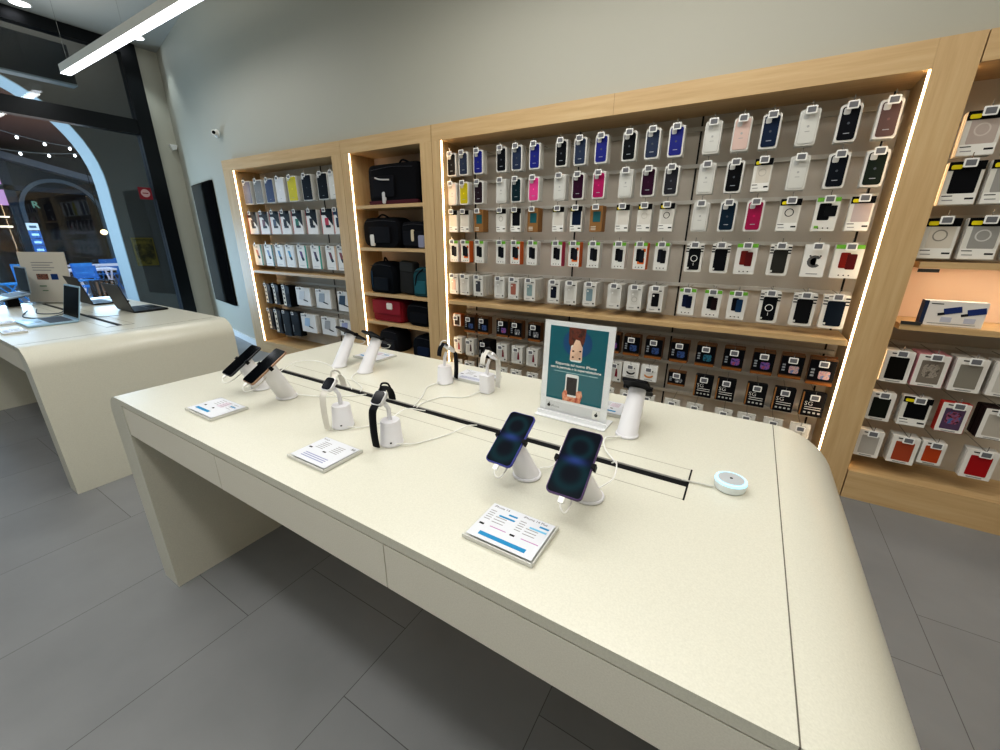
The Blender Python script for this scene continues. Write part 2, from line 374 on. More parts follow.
# ------------------------------------------------------------------ pegboard packs
ORD = 'first second third fourth fifth sixth seventh eighth ninth tenth eleventh twelfth thirteenth fourteenth fifteenth sixteenth seventeenth eighteenth'.split()
_mesh = {}
def cached(key, fn):
    if key not in _mesh: _mesh[key] = fn()
    return _mesh[key]
def rpart(name, w, h, r, y0, y1, m, parent, x=0, z=0):
    """rounded plate, centre x,z; front at y0 (towards viewer), back y1"""
    me = cached(('r', round(w,4), round(h,4), r, round(y0-y1,4), m.name), lambda: MB().prism(rr(w, h, r, 3), 0, y1-y0).mesh(m))
    return link(name, me, parent, (x, y0, z))
def hexmix(h, k):
    v = [min(255, max(0, int(int(h[i:i+2], 16)*k))) for i in (0, 2, 4)]; return '%02x%02x%02x' % tuple(v)
def pack(kind, x, z, w, h, col, y=2.965, d=.02, label='', group='', **kw):
    """origin: top centre of the front face"""
    body = {'frame': 'dcdbd6', 'clear': 'd3d2cc', 'band': 'd8d6ce', 'kraft': '8f683d', 'green': 'dbdad4', 'box': 'd3d2cc', 'striped': 'dad8d1', 'redbox': 'd0cfc8',
            'game': '5a3d22', 'sg': '17171a', 'smile': 'e2e1dc', 'cardframe': 'e4e1da', 'folio': 'e6e4e2', 'tealfolio': 'e5e5e2', 'stand': 'e0e0de', 'pouch': '15161a', 'blackbox': '14151a'}[kind]
    side = kw.get('side')
    R_ = .012 if kind in ('frame', 'clear', 'striped') else .004
    bm_ = mat(side or body, .45)
    me = cached(('b', kind, w, h, d, side, R_), lambda: MB().prism(rr(w, h, R_, 3, 0, -h/2), 0, d).mesh(bm_))
    P = tag(link('tablet_case_pack' if w > .12 else 'phone_case_pack', me, None, (x, y, z)), label, 'phone case' if w <= .12 else 'tablet case', group)
    if kw.get('tilt'): P.rotation_euler = (0, kw['tilt'], 0)
    f = -.0012
    def plate(nm, ww, hh, r, m, cx, cz, lift=1): return rpart(nm, ww, hh, r, f*lift, .0, m, P, cx, cz)
    if side and kind != 'kraft': plate('front_print', w-.004, h-.004, .003, mat(body, .45), 0, -h/2, .7)
    cm = mat(col, .42) if col else None
    if kind == 'frame':
        c = rpart('phone_case', w-.018, h-.02, .011, -.003, 0, cm, P, 0, -h/2-.001)
        rpart('camera_opening', .028, .032, .007, -.0012, 0, mat('c9c9c6', .5), c, -w/2+.029, h/2-.03)
        rpart('logo_print', .012, .012, .006, -.0006, 0, mat(hexmix(col, 1.25) if col > '3' else '4a4f58', .5), c, 0, 0)
        rpart('word_print', .026, .004, .001, -.0006, 0, mat('9a9ea5', .5), c, 0, -h/2+.04)
    elif kind == 'clear':
        c = rpart('phone_case', w-.014, h-.016, .011, -.003, 0, mat(col or 'c3c3be', .25), P, 0, -h/2)
        rpart('inner_face', w-.019, h-.021, .010, -.0008, 0, mat(hexmix(col or 'c9c9c4', 1.03), .3), c)
        rpart('camera_opening', .026, .026, .007, -.0014, 0, mat('c0c1be', .5), c, -w/2+.029, h/2-.034)
        rpart('logo_print', .012, .012, .006, -.0012, 0, mat('a9aaa8', .5), c, 0, .004)
        rpart('word_print', .022, .003, .001, -.0012, 0, mat('9b9c9a', .5), c, 0, -.02)
    elif kind == 'band':
        plate('case_print', w*.74, h*.62, .008, cm, .004, -h*.43)
        if kw.get('ring'): ring(P, w*.22, 0, -h*.42, mat(kw['ring'], .5))
        plate('top_band', w-.001, h*.2, .002, BLACK, 0, -h*.1, 1.4)
        s_ = plate('sticker', w*.3, h*.1, .006, YEL, -w*.28, -h*.12, 2)
        plate('text_panel', w-.004, h*.25, .001, mat('e6e5df', .5), 0, -h*.86, 1.4)
        for k in (0, 1): plate('text_line', w*(.3-.0*k), .004, .0005, INK if k == 0 else GREY, -w*.3+k*.005, -h*(.79+.1*k), 1.8)
        plate('corner_mark', w*.24, .008, .001, INK, w*.32, -h*.86, 1.8)
    elif kind == 'kraft':
        plate('window_print', w*.6, h*.40, .002, TEALW, .004, -h*.42)
        plate('header_print', w*.5, .012, .001, mat('c9b79a', .5), -.006, -h*.12)
        for k in range(3): plate('text_line', w*.4, .005, .0005, mat('d9d2c4', .5), -w*.18, -h*(.8+.06*k))
    elif kind == 'green':
        plate('green_header', w-.002, h*.12, .002, GREEN, 0, -h*.06, 1.4)
        if kw.get('dark'):
            plate('dark_case_print', w*.5, h*.5, .006, BLACK, -w*.1, -h*.42, 1.3); plate('dark_flap_print', w*.5, h*.32, .004, mat('17181b', .4), w*.16, -h*.4, 1.6)
            plate('badge', w*.18, h*.08, .002, GREEN, -w*.3, -h*.88, 1.4)
        else:
            plate('phone_case_print', w*.34, h*.46, .006, cm, -w*.1, -h*.46, 1.3)
            plate('phone_case_print', w*.34, h*.46, .006, mat(kw.get('col2', hexmix(col, 1.5)), .4), w*.14, -h*.5, 1.8)
            if kw.get('orange'): plate('orange_patch', w*.5, h*.22, .003, mat('d96a26', .5), w*.1, -h*.68, 1.1); plate('orange_patch', w*.2, h*.12, .003, mat('d96a26', .5), w*.3, -h*.28, 1.1)
        for k in range(3): plate('icon_print', .007, .007, .0035, INK, (k-1)*.022, -h*.91, 1.4)
    elif kind == 'box':
        plate('phone_case_print', w*.48, h*.52, .007, cm, 0, -h*.52, 1.3)
        plate('camera_print', .012, .012, .004, mat('e8e8e4', .5), -w*.13, -h*.36, 1.8)
        plate('header_text', w*.26, .006, .001, INK, w*.24, -h*.16, 1.4)
        plate('corner_mark', .011, .011, .001, INK, w*.34, -h*.88, 1.4); plate('text_line', w*.35, .003, .0005, GREY, -w*.15, -h*.9, 1.4)
        if kw.get('ring'): ring(P, w*.2, 0, -h*.56, mat(kw['ring'], .5))
    elif kind == 'striped':
        for sx in (-1, 1):
            for k in range(3): plate('side_stripe', w*.17, .007, .002, BLACK, sx*(w/2-w*.09), -h*(.10+.09*k), 1.3)
        c = plate('phone_case', w*.68, h*.74, .009, cm, .002, -h*.55, 2.2)
        plate('header_text', w*.36, .006, .001, GREY, -w*.15, -h*.05, 1.4)
        if kw.get('ring'):
            ring(P, w*.2, .002, -h*.52, WHITE, .0035); plate('ring_stem', .003, h*.1, .001, WHITE, .002, -h*.72, 2.8)
        plate('corner_sticker', .012, .012, .002, mat('cfcfc9', .5), -w*.27, -h*.86, 2.8)
    elif kind == 'cardframe':
        plate('window_print', w*.68, h*.7, .004, cm, 0, -h*.54, 1.3)
        plate('header_text', w*.4, .006, .001, INK, -w*.1, -h*.08, 1.4)
        plate('text_line', w*.5, .004, .001, GREY, 0, -h*.95, 1.4)
        if kw.get('extra'): plate('stone_pattern', w*.5, h*.42, .02, kw['extra'], 0, -h*.5, 1.8)
    elif kind == 'redbox':
        plate('window_print', w*.36, h*.55, .006, mat('c9c8c2', .5), -w*.12, -h*.55)
        pp = [(-.006, -.035), (.014, -.035), (.012, .0), (.006, .03), (.0, .03), (-.003, 0)]
        me = cached(('shard', cm.name), lambda: MB().prism(pp, -.0022, 0).mesh(cm)); link('red_case_print', me, P, (w*.1, 0, -h*.52))
        plate('corner_mark', .012, .012, .003, INK, w*.33, -h*.88, 1.4); plate('header_text', w*.3, .008, .002, INK, w*.12, -h*.12, 1.4)
    elif kind == 'smile':
        if kw.get('cee'):
            aa = [math.radians(40+28*k) for k in range(11)]; arc = [(.034*math.cos(q), .034*math.sin(q)) for q in aa] + [(.02*math.cos(q), .02*math.sin(q)) for q in aa[::-1]]
        else: arc = [(.032*math.cos(a_), .022*math.sin(a_)) for a_ in [PI+PI*k/10 for k in range(11)]] + [(.022*math.cos(a_), .010*math.sin(a_)) for a_ in [2*PI-PI*k/10 for k in range(11)]]
        me = cached(('arc', cm.name, kw.get('cee')), lambda: tri(MB().prism(arc, -.0018, 0)).mesh(cm)); link('curved_band_print', me, P, (0, 0, -h*(.52 if kw.get('cee') else .6)))
        for sx in (-1, 1): plate('icon_print', .009, .009, .0045, INK, sx*w*.22, -h*.35, 1.4)
        plate('text_line', w*.5, .004, .001, GREY, 0, -h*.9, 1.4)
    elif kind == 'game':
        plate('black_panel', w*.97, h*.76, .002, mat('101116', .4), 0, -h*.47)
        plate('picture_print', w*.42, h*.3, .008, kw['art'], w*.12, -h*.62, 1.6)
        for k in range(3): plate('icon_print', w*.14, h*.07, .001, mat('8f9499', .5), -w*.33, -h*(.45+.11*k), 1.6)
        plate('bottom_strip', w-.003, h*.10, .001, mat('8a5524', .6), 0, -h*.95, 1.2)
    elif kind == 'sg':
        plate('kraft_edge', .008, h-.004, .001, KRAFT, -w/2+.005, -h/2)
        text('title_print', 'SG', h*.24, OFFW, P, (-w*.36, -.002, -h*.55))
        for k in range(2): plate('text_line', w*.7, .004, .001, OFFW, .004, -h*(.62+.09*k), 1.4)
        for k in range(4): plate('icon_print', w*.11, h*.07, .001, mat('b9b9b4', .5), -w*.26+k*w*.2, -h*.85, 1.4)
    elif kind == 'folio':
        me = cached(('fol', w, h), lambda: MB().prism([(-w/2, 0), (w/2, 0), (w/2, -h*.66), (-w*.1, -h*.24), (-w/2, -h*.24)], -.0016, 0).mesh(BLACK if not kw.get('top') else mat(kw['top'], .5)))
        link('slanted_header', me, P)
        plate('tablet_print', w*.3, h*.3, .004, mat(col, .4), -w*.02, -h*.5, 2); plate('stand_print', w*.42, h*.1, .004, mat('3a3d44', .4), w*.06, -h*.68, 2)
        plate('red_edge', .006, h-.01, .001, mat('c22b2b', .5), -w/2+.004, -h/2, 1.4)
    elif kind == 'tealfolio':
        plate('side_edge', .026, h-.002, .001, mat(kw.get('edge', '1d7a6c'), .5), w/2-.013, -h/2, 1.2)
        me = cached(('tf', col), lambda: MB().prism([(-.03, .05), (.012, .045), (.03, -.02), (-.008, -.02)], -.002, 0).mesh(mat(col, .45))); link('tablet_print', me, P, (-w*.06, 0, -h*.45))
        me = cached(('tf2', col), lambda: MB().prism([(-.01, -.02), (.03, -.02), (.048, -.05), (.012, -.058)], -.002, 0).mesh(mat('2b3040', .45))); link('keyboard_print', me, P, (-w*.06, 0, -h*.45))
        plate('header_text', w*.4, .008, .001, GREY, -w*.15, -h*.12, 1.3); plate('text_line', w*.5, .005, .001, mat('b9bcbd', .5), -w*.1, -h*.9, 1.3)
    elif kind == 'stand':
        me = cached(('st', col), lambda: MB().prism([(-.045, .05), (.05, .055), (.03, -.055), (-.07, -.045)], -.002, 0).mesh(mat(col, .4))); link('tablet_print', me, P, (-w*.05, 0, -h*.45))
        link('cable_print', cached('stc', lambda: MB().prism([(0, -.05), (.075, -.068), (.08, -.08), (.0, -.065)], -.0022, 0).mesh(INK)), P, (0, 0, -h*.4))
        plate('header_text', w*.3, .008, .001, GREY, -w*.3, -h*.1, 1.3)
    elif kind == 'pouch':
        plate('label_strip', w*.34, h*.9, .003, mat('d9d3c4', .5), -w*.26, -h/2, 1.4)
        for k in range(4): plate('icon_print', w*.16, h*.09, .004, INK, -w*.26, -h*(.2+.2*k), 1.9)
        plate('pocket', w*.3, h*.5, .01, mat('1e2026', .6), w*.24, -h*.6, 3)
    elif kind == 'blackbox':
        plate('side_text', .01, h*.3, .001, GREY, -w*.38, -h*.7, 1.4); plate('front_panel', w*.7, h*.8, .004, mat('0e0f12', .3), w*.05, -h*.52, 1.2)
    return P
def ring(P, r, x, z, m, y=.0018):
    def f():
        b = MB(); n = 20
        R = [[b.bm.verts.new((q*math.cos(2*PI*i/n), yy, q*math.sin(2*PI*i/n))) for i in range(n)] for q, yy in ((r, 0), (r, -y), (r*.8, -y), (r*.8, 0))]
        for A, B in zip(R, R[1:]+R[:1]):
            for i in range(n): b._f([A[i], A[(i+1) % n], B[(i+1) % n], B[i]])
        return b.mesh(m)
    return link('magnet_ring_print', cached(('ring', round(r,4), m.name, y), f), P, (x, 0, z))
def hook(x, z, yfront, label, group, big=1.0):
    """peg from the rail, upturned tip and price tag"""
    L = YB-.02-(yfront-.022)
    t = tag(link('peg_hook', None, None, (x, YB-.02, z)), label, 'hook', group)
    me = cached(('rod', round(L,3)), lambda: MB().tube([(0, .0, 0), (0, -L+.004, 0), (0, -L, .004), (0, -L-.003, .03)], .0022, 6).mesh(CHROME, True)); link('rod', me, t)
    me = cached(('tag', big), lambda: MB().prism(rr(.043*big, .034*big, .005, 3), -.002, .001, bev=.0008).mesh(WHITE)); g = link('price_tag', me, t, (0, -L-.006, -.012*big))
    me = cached(('tp', big), lambda: MB().prism(rr(.031*big, .022*big, .002, 2), -.0028, 0).mesh(TAGPRINT)); link('tag_print', me, g, (0, 0, 0))
    return t
SPARE_N, DEEP = [], []
def prow(bayname, rowname, items, ztop, h, y=2.965, nb=1, big=1.12, hookz=.004):
    for i, it in enumerate(items):
        x, kind, look, col = it[:4]; kw = dict(it[4]) if len(it) > 4 else {}
        w = kw.pop('w', .09); hh = kw.pop('h', h); d = kw.pop('d', .018); n = kw.pop('n', nb); dz = kw.pop('dz', 0); yy = kw.pop('y', y)
        where = '%s from left, %s, %s bay' % (ORD[i], rowname, bayname)
        z = ztop+dz
        pack(kind, x, z, w, hh, col, yy, d, '%s, %s' % (look, where), '%s, %s bay' % (rowname, bayname), **kw)
        body = {'kraft': '8f683d', 'game': '7a5230', 'sg': '17171a', 'pouch': '15161a', 'blackbox': '101114'}.get(kind, kw.get('side') or 'c9c8c2')
        for k in range(n):
            me = cached(('spare', w, hh, d, body), lambda: MB().prism(rr(w, hh, .005, 2, 0, -hh/2), 0, d).mesh(mat(body, .5)))
            loc = (x+.001*((k % 2)*2-1), yy+(k+1)*(d+.003), z-.001*(k % 2))
            if w <= .12 and (k > 0 or len(SPARE_N) >= 130 or bayname != 'wide'):
                DEEP.append((loc, w, hh, d, body)); continue
            if w <= .12: SPARE_N.append(1)
            o = link('tablet_case_pack' if w > .12 else 'phone_case_pack', me, None, loc)
            tag(o, 'pack hanging behind the %s' % where, 'phone case' if w <= .12 else 'tablet case', 'spare packs behind the %s' % where)
        hook(x, z+hookz, yy, 'peg with price tag, %s' % where, 'pegs, %s, %s bay' % (rowname, bayname), big)
G_ = lambda **k: k
XS = [-2.265,-2.145,-2.0,-1.785,-1.65,-1.5,-1.29,-1.15,-1.0,-.815,-.67,-.53,-.33,-.18,-.04,.13,.30,.455]
c1 = [('black','101318'),('slate navy','22304a'),('bright blue','17207c')]*4 + [('clear',None),('pale pink','cdb4aa'),('navy','17263f'),('clear',None),('black','0d1017'),('mauve brown','5d4744')]
def cf(x, c):
    nm, col = c
    if nm == 'clear': return (x, 'clear', 'clear phone case in white pack', None)
    if nm in ('pale pink', 'ivory'): return (x, 'clear', nm+' phone case in white pack', col)
    return (x, 'frame', nm+' phone case in white frame', col)
prow('wide', 'top row', [cf(x, c) for x, c in zip(XS, c1)], 2.143, .172, nb=2)
c2 = [('ivory','e0cdc2'),('yellow','b9ae12'),('dark plum','2c2029'),('clear',None),('dark teal','142c33'),('hot pink','d9458c'),('clear',None),('plum','33142c'),('magenta','a4115a'),('clear',None),('plum','33142c'),('charcoal','2d2d33'),('clear',None),('black','0c0e12'),None,('clear',None),('ink blue','10161f'),('dark green','1d2620')]
r2 = [cf(x, c) if c else (x, 'band', 'clear case with yellow sticker pack', 'cfc9bd', G_(ring='b9b4aa')) for x, c in zip(XS, c2)]
prow('wide', 'second row', r2, 1.922, .172, nb=2)
B_ = lambda x, look='pale case in black-topped pack', col='d5d0c6', **k: (x, 'band', look, col, k)
K_ = lambda x: (x, 'kraft', 'brown kraft box with teal window', None, G_(n=3))
r3 = [B_(XS[0], 'cream case in black-topped pack', 'd9cfc0'), B_(XS[1]), K_(XS[2]), B_(XS[3], 'white ring case in black-topped pack', 'dcdad2', ring='a9a49a'), B_(XS[4], 'black case in black-topped pack', '15171d'), K_(XS[5]),
      B_(XS[6]), B_(XS[7], 'navy case in black-topped pack', '16233c'), K_(XS[8]), B_(XS[9]), B_(XS[10], 'faint ring case in black-topped pack', 'd5d1c8', ring='c2bdb2'), B_(XS[11], 'clear black-ring case in black-topped pack', 'cfccc4', ring='1a1a1c'),
      cf(XS[12], ('clear', None)), cf(XS[13], ('petrol blue','142838')), cf(XS[14], ('crimson pink','99124a')),
      B_(XS[15], 'black-ring case in yellow-stickered pack', 'cfccc4', ring='1a1a1c', w=.10), (XS[16], 'green', 'black case on green-topped card', '101216', G_(dark=1, w=.105, n=1)), B_(XS[17]-.01, 'pale mauve case in yellow-stickered pack', 'b7aaa8', w=.10)]
prow('wide', 'third row', r3, 1.705, .172, nb=2)
r4 = []
for k in range(4):
    r4 += [(XS[3*k], 'green', 'black phone case on white card', '121318', G_(n=2, side=['d8d7d2','d8d7d2','b03a5a','d8d7d2'][k])), (XS[3*k+1], 'green', 'dark case on orange-sided card', '16181d', G_(side='c9642a', orange=1, n=2)), (XS[3*k+2], 'green', 'dark grey case on green-topped card', '22242c', G_(n=2, col2='191a1e'))]
r4 += [(XS[12], 'striped', 'black ring case in striped frame', '14161a', G_(ring=1, w=.102)), (XS[13], 'striped', 'black case in striped frame', '111318', G_(w=.102)), (XS[14], 'green', 'two red cases on green-topped card', '6e1710', G_(w=.11, col2='5a0f12')),
       (XS[15], 'striped', 'dark grey case in striped frame', '33332f', G_(w=.105)), (XS[16], 'smile', 'white pack with grey C emblem', '5d5d5d', G_(w=.108, cee=1)), (XS[17]-.01, 'green', 'two dark red cases on green-topped card', '7a1a10', G_(w=.125, col2='4f0d10'))]
prow('wide', 'fourth row', r4, 1.462, .178, nb=1)
c5 = [('pinkish','d3b3a6'),('clear','cbc9c2'),('dark grey','3d4048'),('clear','c9c8c2'),('terracotta','a5695a'),('sage grey','8aa0a0'),('navy','171d2e'),('clear','cbc9c2'),('grey blue','7f959c'),('clear','cbc9c2'),('ring','cbc9c2'),('black','14161a')]
r5 = [(x, 'box', (nm+' phone case in deep white box') if nm != 'ring' else 'clear ring case in deep white box', c, G_(n=7, d=.019, w=.098, ring='a9a7a0') if nm == 'ring' else G_(n=7, d=.019, w=.098)) for x, (nm, c) in zip(XS, c5)]
r5 += [(XS[12], 'green', 'two navy cases on green-topped card', '16203e', G_(w=.10, col2='101a33')), (XS[13], 'green', 'two black cases on white card', '111216', G_(w=.10, col2='221418')), (XS[14], 'green', 'black and blue cases on white card', '10131a', G_(w=.10, col2='14395a')),
       (XS[15], 'striped', 'black ring case in striped frame', '14161a', G_(ring=1, w=.105, h=.19, dz=.015)), (XS[16], 'striped', 'near-black case in striped frame', '15171a', G_(w=.112, h=.19, dz=.015)), (XS[17]-.01, 'striped', 'dark navy case in striped frame', '17202c', G_(w=.118, h=.19, dz=.015))]
prow('wide', 'fifth row', r5, 1.178, .172, y=2.945, nb=1)
art = [portrait_mat('art_blue', '101a3a', '3d5f9a', '20294a'), portrait_mat('art_teal', '123a4a', '2f7f96', '1a2a3a'), portrait_mat('art_violet', '2a2450', '7a5fb0', 'a24a5a'), portrait_mat('art_pink', 'b58aa0', 'd0b0a0', '6a7fb0'), portrait_mat('art_grey', '8a8c90', '30343c', 'c9c9c9')]
r6 = [(-2.245, 'redbox', 'small orange-rimmed white pack', 'b33', G_(h=.115))]
r6 = [(-2.245, 'cardframe', 'small white pack with dark print', '3a2f2c', G_(h=.115, w=.085, side='b5622c'))]
names6 = ['blue','blue','violet','grey','grey','blue','grey','violet','violet','blue','blue','blue','teal','violet','violet','pink']
x6 = [-2.105,-1.96,-1.76,-1.625,-1.45,-1.29,-1.15,-1.0,-.80,-.655,-.50,-.33,-.165,.0,.165,.315]
am = dict(blue=art[0], teal=art[1], violet=art[2], pink=art[3], grey=art[4])
r6 += [(x, 'game', 'black and brown pack with %s picture' % n, None, G_(w=.118, art=am[n])) for x, n in zip(x6, names6)] + [(.465, 'game', 'black and orange pack with pink picture', None, G_(w=.13, art=art[3], h=.17))]
prow('wide', 'sixth row', r6, .825, .155, y=2.955, nb=2, hookz=-.02)
r7 = [(-2.245, 'redbox', 'white box with red case print', 'a11f2a', G_(n=3)), (-2.11, 'redbox', 'white box with brown case print', '4d2f2c', G_(n=3)), (-1.95, 'blackbox', 'plain black box', None, G_(w=.115, n=5))]
r7 += [(x, 'redbox', 'white box with dark red case print', '7a2030', G_(w=.105, n=4)) for x in (-1.765, -1.61, -1.465, -1.29, -1.15, -1.0, -.76)]
r7 += [(-.64, 'smile', 'white pack with black curved band', '18181a', G_(w=.115, h=.115, dz=.01)), (-.51, 'smile', 'white pack with orange curved band', 'd08a4a', G_(w=.115, h=.12, dz=.01)), (-.32, 'game', 'small black pack on brown card', None, G_(w=.115, h=.105, art=art[4]))]
r7 += [(x, 'sg', 'black pack with white lettering', None, G_(w=.112)) for x in (-.145, -.01, .165, .315)] + [(.465, 'sg', 'brown-rimmed black pack with white lettering', None, G_(w=.118, side='8a5a30'))]
r7[-1] = (.465, 'sg', 'black pack with brown edge and lettering', None, G_(w=.118))
prow('wide', 'seventh row', r7, .605, .155, y=2.955, nb=1, hookz=-.012)
r8 = [(x, 'redbox', 'plain white box low behind the table', 'a9a9a4', G_(w=.105)) for x in (-2.26, -2.12, -1.96, -1.76, -1.62, -1.46, -1.28, -1.13, -.97, -.8, -.65, -.5, -.325, -.175, .005, .14, .29, .435)]
prow('wide', 'lowest row', r8, .39, .16, y=2.955, nb=0, hookz=-.012)

# left bay: tablet cases
X1 = [-5.33,-5.09,-4.865,-4.66,-4.435,-4.18,-3.92,-3.75]
L1 = [('grey lilac','6f7287'),('grey','77797a'),('denim blue','2f3f66'),('white','dcdde0'),('yellow','c9bf1c'),('midnight','10141f'),('black','0f1216'),('white','e0dfda')]
prow('tablet', 'top row', [(x, 'frame', c[0]+' tablet case in white frame', c[1], G_(w=.165 if i < 7 else .14, h=.255)) for i, (x, c) in enumerate(zip(X1, L1))], 2.11, .255, y=2.95, nb=2, big=1.2)
L2_ = [('26272c',None),('5a2a3c','7d2f42'),('38435a','d8d8d8'),('23262c',None),('1d6a52','a32452'),('2c2d31',None),('b8304a',None),('1e3350','1e3350')]
prow('tablet', 'second row', [(x, 'folio', 'white and %s folio box with red edge' % nm, c[0], G_(w=.185 if i < 7 else .13, h=.25, **({'top': c[1]} if c[1] else {}))) for i, (x, c, nm) in enumerate(zip(X1, L2_, ('black','maroon','pale grey','black','raspberry','charcoal','black','navy')))], 1.765, .25, y=2.95, nb=2, big=1.2)
L3_ = [('c98a80','1d7a6c'),('6f7fa8','16564e'),('4f7fa8','c9cacb'),('3f8fb8','c9cacb'),('5a2a6a','1f8a70'),('4a2f4a','1f8a70'),('6a2f3c','c9a78a'),('8a4a4a','d8b89a')]
prow('tablet', 'third row', [(x, 'tealfolio', 'white folio box with %s tablet picture' % nm, c[0], G_(w=.175 if i < 7 else .13, h=.25, edge=c[1])) for i, (x, c, nm) in enumerate(zip(X1, L3_, ('salmon','lilac','blue','turquoise','purple','dark violet','maroon','brown')))], 1.395, .25, y=2.95, nb=3, big=1.1)
prow('tablet', 'fourth row', [(-5.27, 'pouch', 'black pouch with a white label strip', None, G_(w=.13, h=.25, n=4)), (-5.09, 'pouch', 'plain black pouch with label strip', None, G_(w=.12, h=.25, n=4)), (-4.88, 'pouch', 'black pouch with a cream label strip', None, G_(w=.15, h=.26, n=4)), (-4.53, 'stand', 'wide white box with white tablet picture', 'c9ccd0', G_(w=.27, h=.215)), (-4.16, 'stand', 'wide white box with grey tablet picture', '9aa3ad', G_(w=.26, h=.215)), (-3.81, 'stand', 'wide white box with dark blue picture', '31465a', G_(w=.18, h=.215))], .918, .25, y=2.95, nb=2, big=1.1)
prow('tablet', 'lowest row', [(-5.30, 'pouch', 'black pouch beside the lit edge', None, G_(w=.12, h=.28, n=4)), (-5.14, 'pouch', 'black pouch with a long cream label strip', None, G_(w=.14, h=.31, n=3)), (-4.96, 'blackbox', 'lumpy dark navy pouch', None, G_(w=.16, h=.32, n=3)), (-4.77, 'blackbox', 'dark navy hanging pouch', None, G_(w=.16, h=.30, n=3)), (-4.50, 'stand', 'wide white box with pale blue tablet picture', 'a9c3dd', G_(w=.28, h=.22)), (-4.12, 'stand', 'wide white box with silver tablet picture', 'a5a6a8', G_(w=.26, h=.21)), (-3.82, 'stand', 'wide white box with lilac tablet picture', 'a7add0', G_(w=.20, h=.18))], .60, .25, y=2.95, nb=2, big=1.1)
# right bay
F_ = lambda x, look, col, **k: (x, 'cardframe', look, col, k)
prow('right', 'top row', [B_(.792, 'clear case in large yellow-stickered pack', 'b5a8a0', w=.125, ring='c9c0b8'), B_(.955, 'grey case in large yellow-stickered pack', 'b9b7b2', w=.125), B_(1.12, 'white case in large yellow-stickered pack', 'cfcdc8', w=.125)], 2.045, .185, y=2.93, nb=2)
prow('right', 'second row', [B_(.785, 'black case in large yellow-stickered pack', '121317', w=.125), B_(.928, 'clear grey case in large yellow-stickered pack', '9b9a96', w=.125), B_(1.09, 'white case in large yellow-stickered pack', 'cfcdc8', w=.125)], 1.838, .188, y=2.93, nb=2)
prow('right', 'third row', [B_(.77, 'ring case in large yellow-stickered pack', 'cfc8bb', w=.125, ring='8f8a80'), B_(.918, 'frosted ring case in yellow-stickered pack', '9a9994', w=.125, ring='c9c8c4'), B_(1.07, 'grey case in yellow-stickered pack', 'a9a8a4', w=.125)], 1.59, .19, y=2.93, nb=2)
stone = portrait_mat('stone_pattern', '8d8478', 'a59c90', '5f574e')
prow('right', 'fourth row', [F_(.775, 'black case on white triangular-cut pack', '16130f', w=.118, n=4), F_(.908, 'pink-framed pack with stone pattern', '7f766b', w=.125, n=5, side='c98f95', extra=stone), F_(1.05, 'white-framed pack with grey case', '8a857a', w=.118, n=4), F_(1.19, 'white pack at frame edge', 'c9c5bc', w=.118, n=4)], .918, .178, y=2.93, nb=2)
prow('right', 'fifth row', [F_(.76, 'dark green case in white pack', '1c211b', w=.11, n=2), B_(.905, 'black case in white and yellow-stickered box', '0f1013', w=.118, n=2), F_(1.055, 'red-edged pack with purple phone picture', '5a4560', w=.112, n=1, side='b0302a', extra=portrait_mat('art_phone', '1d1a2c', 'a0506a', '3a6a9a')), F_(1.215, 'white-framed clear case pack with dark sides', 'b5aea2', w=.115, n=4, side='2b1c1e')], .675, .168, y=2.93, nb=2)
prow('right', 'lowest row', [F_(.765, 'pale grey case in white box', 'b5b0a8', w=.112, n=2), F_(.915, 'terracotta case in white box', 'a34a2c', w=.115, n=3), F_(1.03, 'orange case in small white box', 'b3481c', w=.096, h=.135, n=2), F_(1.215, 'bright red case in white box', 'a3141a', w=.118, n=2)], .438, .165, y=2.93, nb=2)
# the packs too deep on the pegs to tell apart, beyond the three hundred that show
m = MB(); cols = sorted(set(q[4] for q in DEEP))
for (loc, w, hh, d, body) in DEEP:
    m.mi = cols.index(body); m.prism(rr(w, hh, .005, 2, loc[0], loc[2]-hh/2), loc[1], loc[1]+d)
tag(link('phone_case_packs', m.mesh([mat(c, .5) for c in cols])), 'rearmost phone case packs filling the pegs behind the front packs', 'phone cases', kind='stuff')
# leaflet holder box on the lit shelf
t = thing('memory_card_box', 'flat white box with two blue cards printed, on the lit right-bay shelf', 'box', (.915, 2.93, 1.071))
link('box_body', MB().box(-.115, .115, 0, .05, 0, .125).mesh(mat('e0dcd6', .5)), t)
link('dark_edge', MB().box(-.1155, -.100, -.001, .05, .001, .1245).mesh(mat('28344f', .5)), t)
for k in (0, 1):
    M = Matrix.Translation((-.005+.085*k, 0, .08)) @ Matrix.Rotation(-.25, 4, 'Y')
    link('blue_card_print', MB().box(-.032, .032, -.002, 0, -.015, .015, M).mesh(mat('23366e', .5)), t)
    link('black_clip_print', MB().box(-.055, -.03, -.002, 0, -.016, -.004, M).mesh(INK), t)
    link('table_print', MB().box(-.04+.085*k, .0+.085*k, -.0015, 0, .02, .045).mesh(mat('b9bcc9', .5)), t)
link('title_print', MB().box(-.09, -.045, -.0015, 0, .108, .112).mesh(INK), t)
link('footer_print', MB().box(-.085, .09, -.0015, 0, .010, .013).mesh(GREY), t)

